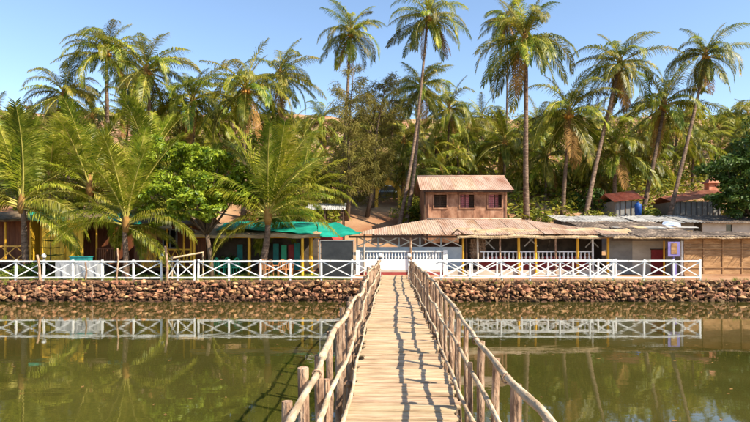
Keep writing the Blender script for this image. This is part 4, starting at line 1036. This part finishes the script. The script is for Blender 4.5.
palm(90, 188, 40.6, 92, 66, 'young palm rising behind the red-brown cottage roof, fronds over the ridge', None, n=24, young=True, dead=0)
palm(50, 178, 42.5, 50, 60, 'young palm on the slope behind the upright young palm and yellow wall', None, n=22, young=True, dead=0)
palm(302, 196, 42, 303, 52, 'young palm on the slope behind the turquoise tarps and grey shelter', None, n=22, young=True, dead=0)
palm(150, 170, 43, 150, 56, 'young palm on the slope behind the ochre cottage and bright green tree', None, n=22, young=True, dead=0)

# ------------------------------------------------------------------ broadleaf trees, casuarina, bushes
def leaf_cloud(m, c, rad, n, size, r, flat=.75, shell=.45):
    c = Vector(c)
    for i in range(n):
        d = Vector((r.gauss(0, 1), r.gauss(0, 1), r.gauss(0, 1))).normalized(); k = rad * (shell + (1 - shell) * r.random() ** .6)
        p = c + Vector((d.x * k, d.y * k, d.z * k * flat))
        nrm = (d + Vector((r.uniform(-.8, .8), r.uniform(-.8, .8), r.uniform(-.2, 1.1)))).normalized()
        a = nrm.orthogonal().normalized(); a.rotate(Quaternion(nrm, r.uniform(0, 6.28))); b = nrm.cross(a)
        s = size * r.uniform(.7, 1.3); n0 = len(m.v)
        m.v += [tuple(p - a * s), tuple(p - a * s * .1 + b * s * .48), tuple(p + a * s - nrm * s * .25), tuple(p - a * s * .1 - b * s * .48)]
        m.f.append((n0, n0 + 1, n0 + 2, n0 + 3))
def limb_tree(name, label, cat, base, clumps, leafmat, leaf, nleaf, seed, r0=.16, fork=.35):
    r = random.Random(seed); base = Vector(base); t = thing(name, label, cat, base)
    cen = sum((Vector(c[0]) for c in clumps), Vector()) / len(clumps)
    fk = base.lerp(Vector((cen.x, cen.y, cen.z)), fork); fk.x = lerp(base.x, cen.x, fork * .6)
    m = MB(); m.tube([base - Vector((0, 0, .2)), base.lerp(fk, .5) + Vector((.05, 0, 0)), fk], [r0 * 1.25, r0, r0 * .85], 9); m.build('trunk', M['bark'], t, True)
    for c, rd in clumps:
        c = Vector(c); mid = fk.lerp(c, .5) + Vector((r.uniform(-.2, .2), r.uniform(-.2, .2), -.1)); m = MB()
        m.tube([fk - Vector((0, 0, .1)), mid, c], [r0 * .55, r0 * .33, r0 * .1], 7); m.build('limb', M['bark'], t, True)
    m = MB(); tot = sum(rd ** 2 for _, rd in clumps)
    for c, rd in clumps:
        k = int(nleaf * rd ** 2 / tot); sub = max(3, int(k / 90))
        for j in range(sub):
            d = Vector((r.gauss(0, 1), r.gauss(0, 1), r.gauss(0, .8))).normalized() * rd * r.uniform(.35, 1.0)
            leaf_cloud(m, Vector(c) + Vector((d.x, d.y, d.z * .75)), rd * r.uniform(.25, .46), k // sub, leaf, r, .6, .2)
    o = m.build('crown', M[leafmat], t); return t
rt = random.Random(44)
cl = []
for (px, py, Y, rd) in ((160, 165, 31.5, 1.1), (180, 152, 32, 1.2), (205, 155, 32, 1.25), (228, 172, 32, 1.2), (152, 190, 31, 1.0), (178, 185, 30.6, 1.3), (208, 188, 30.6, 1.3), (236, 196, 31.5, 1.1), (160, 212, 30.8, .95), (188, 212, 30.2, 1.0), (214, 212, 30.4, 1.0), (232, 180, 33, 1.2), (195, 170, 33.2, 1.5), (142, 206, 31.8, .8), (220, 158, 31.8, 1.1), (168, 146, 33, 1.1), (244, 186, 32.5, .9), (150, 175, 32.5, 1.1), (195, 198, 29.9, 1.0)):
    cl.append((P(px, py, Y), rd))
limb_tree('broadleaf_tree', 'bright green broad-leaved tree overhanging the thatched shed and ochre cottage', 'tree', (X(212, 31.3), 31.3, 1.0), cl, 'leafbright', .125, 19000, 5, .13, .46)
cl = []
for (px, py, Y, rd) in ((737, 158, 42, 1.9), (760, 138, 43, 2.5), (728, 172, 41.5, 1.9), (750, 175, 41, 2.4), (724, 196, 41.2, 1.4), (745, 200, 40.8, 1.9), (778, 170, 42, 2.6), (770, 200, 41.5, 2.2)):
    cl.append((P(px, py, Y), rd))
limb_tree('broadleaf_tree', 'dense dark green tree hiding the end of the shed roofs', 'tree', (X(752, 43.6), 43.6, 3.2), cl, 'leafdark', .16, 12000, 6, .28, .3)
def casuarina(px0, base_px, pytop, pybot, Y, wpx, label, seed, n=7500):
    r = random.Random(seed); base = Vector((X(base_px, Y), Y, hz(X(base_px, Y), Y) - .05)); top = P(px0, pytop, Y)
    t = thing('casuarina_tree', label, 'tree', base, 'casuarinas on the earth slope')
    m = MB(); m.tube([base.lerp(top, i / 8) + Vector((.12 * math.sin(i), 0, 0)) for i in range(9)], [.2 * (1 - .9 * i / 8) for i in range(9)], 8); m.build('trunk', M['bark'], t, True)
    H = top.z - Z(pybot, Y); wr = wpx * Y / F / 2; lv = MB(); lb = MB()
    for i in range(58):
        u = r.random() ** .85; z = top.z - u * H; c = base.lerp(top, (z - base.z) / (top.z - base.z)); a = r.uniform(0, 6.28)
        ln = wr * (.28 + .85 * math.sin(min(1, u * 1.15 + .1) * 2.4)) * r.uniform(.55, 1.15)
        e = c + Vector((math.cos(a) * ln, math.sin(a) * ln, ln * r.uniform(.1, .6)))
        lb.tube([c, c.lerp(e, .5) + Vector((0, 0, .08 * ln)), e], [.035, .022, .008], 5)
        for k in range(int(n / 58)):
            s = r.random() ** .6; q = c.lerp(e, s) + Vector((r.gauss(0, .16), r.gauss(0, .16), r.gauss(0, .14)))
            d = Vector((math.cos(a) * .5 + r.gauss(0, .5), math.sin(a) * .5 + r.gauss(0, .5), r.uniform(-1.2, .5))).normalized(); l = r.uniform(.25, .6)
            wv = d.orthogonal().normalized(); wv.rotate(Quaternion(d, r.uniform(0, 6.28))); wv *= .017
            p1 = q + d * l * .6; p2 = p1 + (d + Vector((0, 0, -.6))).normalized() * l * .4; n0 = len(lv.v)
            lv.v += [tuple(q - wv), tuple(q + wv), tuple(p1 + wv), tuple(p1 - wv), tuple(p2)]; lv.f += [(n0, n0 + 1, n0 + 2, n0 + 3), (n0 + 3, n0 + 2, n0 + 4)]
    lb.build('limbs', M['bark'], t); lv.build('crown', M['needle'], t)
casuarina(352, 347, 68, 200, 46, 52, 'feathery olive casuarina with a dark trunk near the grey shelter roof', 1)
casuarina(385, 367, 78, 190, 47, 48, 'feathery casuarina with a forked dark trunk beside the yellow arch', 2)
casuarina(374, 372, 92, 205, 50, 48, 'smaller feathery casuarina standing behind the yellow arch', 3, 6500)

BUSH = []
for k, mk in enumerate(('leafmid', 'leafmid', 'leafdry', 'leafmid', 'leafdark')):
    r = random.Random(60 + k); m = MB()
    for i in range(9):
        c = Vector((r.uniform(-.7, .7), r.uniform(-.7, .7), r.uniform(.25, .95))); leaf_cloud(m, c, r.uniform(.3, .48), 95, .085, r, .8, .3)
    st = MB()
    for i in range(5): st.tube([(0, 0, -.1), (r.uniform(-.5, .5), r.uniform(-.5, .5), .7)], [.03, .012], 5)
    BUSH.append((m.mesh('foliage', M[mk]), st.mesh('stems', M['bark'])))
def bush(x, y, s, k, label, group, z=None, sz=1):
    zz = hz(x, y) if z is None else z
    t = thing('bush', label, 'bush', (x, y, zz - .05), group, rp.uniform(0, 6.28))
    a = link('foliage', BUSH[k][0], t); b = link('stems', BUSH[k][1], t); a.scale = b.scale = (s, s, s * sz)
BG = 'bushes scattered over the hillside'; BL = 'leafy bush growing on the red earth hillside among the palms'
rh = random.Random(8)
cnt = 0
while cnt < 150:
    Yv = 44 + 70 * rh.random() ** 1.25; px = rh.uniform(-30, 780)
    if 355 < px < 400 and Yv < 58: continue
    if Yv < 51 and (655 < px < 735 or 600 < px < 650): continue
    x = X(px, Yv)
    if mnoise.noise((x * .09, Yv * .09, 5)) < -.22 and px < 330: continue
    s = rh.uniform(.8, 2.0) * (1 + (Yv - 44) / 90) * (.6 if Yv > 95 else 1)
    k = rh.choice((0, 1, 2, 3, 0, 1, 4 if px > 500 else 2)); lb = ('green bush ', 'green bush ', 'dry yellowish bush ', 'green bush ', 'dark bush ')[k] + ('high on the slope ' if Yv > 75 else 'low on the slope ') + region(px); bush(x, Yv, s, k, lb, lb.replace('bush', 'bushes')); cnt += 1
for i in range(46):
    px = -20 + i * 17.5 + rh.uniform(-6, 6); Yv = rh.uniform(112, 128)
    lb = 'small bush on the hill crest ' + region(px)
    bush(X(px, Yv), Yv, rh.uniform(.7, 1.5), rh.choice((0, 2, 3)), lb, lb.replace('bush', 'bushes'))
for (px, Y, s, k, lb) in ((409, 45, 1.3, 0, 'yellow-green bush between the arch and the leaning palm trunks'), (420, 46, 1.9, 1, 'tall leafy bush beside the timber house and leaning trunks'), (312, 47, 1.6, 2, 'dry bush behind the grey shelter roof'), (540, 45, 1.2, 3, 'bush at the foot of the big straight palm'), (597, 44, 1.3, 0, 'bush beside the foot of a leaning palm above grey sheet roofs'), (655, 45, 1.2, 1, 'bush between leaning palm trunks above the dark roof')):
    bush(X(px, Y), Y, s, k, lb, 'bushes on the earth terrace')
for (px, Y, s, k, z, lb) in ((26, 31.6, .62, 0, 1.0, 'garden shrub at the foot of the upright young palm'), (37, 32.2, .8, 4, 1.0, 'dark garden shrub beside the small fir'), (86, 33.8, .62, 4, 1.0, 'dark rounded shrub in front of the red-brown veranda'), (222, 34.3, 1.0, 4, 1.0, 'leafy shrub behind the green plastic chairs'), (236, 34.6, 1.1, 4, 1.0, 'shrub under the thatch between yellow post and green chairs'), (132, 32.6, .5, 1, 1.0, 'low shrub behind the fence beside the ochre cottage'), (8, 31.2, .45, 1, 1.0, 'low bright shrub behind the fence below the veranda')):
    bush(X(px, Y), Y, s, k, lb, 'garden shrubs', z)
# small tiered fir (araucaria)
fir = thing('small_fir', 'small tiered fir in front of the bright yellow wall', 'fir', (X(50.5, 32.4), 32.4, 1.0))
m = MB(); q = Vector(fir.location); m.tube([q, q + Vector((0, 0, 2.62))], [.045, .012], 7); m.build('trunk', M['bark'], fir, True)
rf = random.Random(4)
for k in range(5):
    z = .75 + k * .43; ln = .78 - .13 * k; m = MB()
    for i in range(6):
        a = i * 1.047 + k * .5; d = Vector((math.cos(a), math.sin(a), .08)); e = Vector((-d.y, d.x, 0))
        m.tube([q + Vector((0, 0, z)), q + Vector((0, 0, z)) + d * ln], [.03, .015], 5)
        for j in range(26):
            t_ = .15 + .85 * j / 25
            for s in (-1, 1):
                p = q + Vector((0, 0, z)) + d * ln * t_; tip = p + (d * .5 + e * s) * .16 * (1.1 - .4 * t_) + Vector((0, 0, rf.uniform(0, .05)))
                m.quad(p - d * .02, p + d * .02, tip)
    m.build('branch_tier', M['leafdark'], fir)
print('objects', len(bpy.data.objects))

# undergrowth over the slope: nobody could count it
ru = random.Random(77); m = MB()
for i in range(100000):
    Yv = 43 + 72 * ru.random() ** 1.2; px = ru.uniform(-60, 810); x = X(px, Yv)
    dn = mnoise.noise((x * .10, Yv * .10, 5)) + .6 * mnoise.noise((x * .35, Yv * .35, 9))
    lim = .12 if px < 330 else -.25
    if Yv < 49.8 and (655 < px < 735 or 605 < px < 645): continue
    if Yv < 75: lim -= .3
    if 340 < px < 400 and Yv < 56: lim = .3
    if Yv > 92: lim += .25
    if dn < lim: continue
    hgt = ru.random() ** 1.4 * (1.5 + 1.6 * max(0, dn + .2)); b = Vector((x, Yv, hz(x, Yv) + hgt))
    nrm = Vector((ru.gauss(0, .7), ru.gauss(0, .7), 1)).normalized(); a = nrm.orthogonal().normalized(); a.rotate(Quaternion(nrm, ru.uniform(0, 6.28))); c = nrm.cross(a); sz_ = ru.uniform(.12, .32)
    m.quad(b - a * sz_, b + c * sz_ * .45, b + a * sz_, b - c * sz_ * .45)
tag(m.build('undergrowth', M['leafmid2']), 'yellow-green undergrowth covering the hillside below the palms', 'undergrowth', None, 'stuff')

# floating leaves and bits on the water, weeds on the bank top
rl2 = random.Random(15); m = MB()
for i in range(170):
    yv = rl2.uniform(6, 27.8); xv = X(rl2.uniform(-20, 770), yv)
    if abs(xv - bc(yv)) < 1.0: continue
    a = rl2.uniform(0, 6.28); d = Vector((math.cos(a), math.sin(a), 0)) * rl2.uniform(.03, .075); e = Vector((-d.y, d.x, 0)) * .4; c = Vector((xv, yv, .006))
    m.quad(c - d, c + e + Vector((0, 0, .004)), c + d, c - e)
tag(m.build('leaves', M['fronddead']), 'scattered fallen leaves floating on the creek', 'leaves', None, 'stuff')
m = MB()
for i in range(130):
    xv = rl2.uniform(-21, 21.5)
    if -.6 < xv < 2.6: continue
    yv = rl2.uniform(28.75, 29.5); zv = .80 if yv < 29.0 else .95
    for k in range(rl2.randint(5, 14)):
        a = rl2.uniform(0, 6.28); h = rl2.uniform(.08, .26); b = Vector((xv + rl2.gauss(0, .05), yv + rl2.gauss(0, .04), zv)); wv = Vector((math.cos(a), math.sin(a), 0)) * .012
        m.quad(b - wv, b + wv, b + Vector((rl2.gauss(0, .08), rl2.gauss(0, .08), h)))
tag(m.build('weeds', M['grass']), 'tufts of weeds along the top of the stone bank', 'weeds', None, 'stuff')
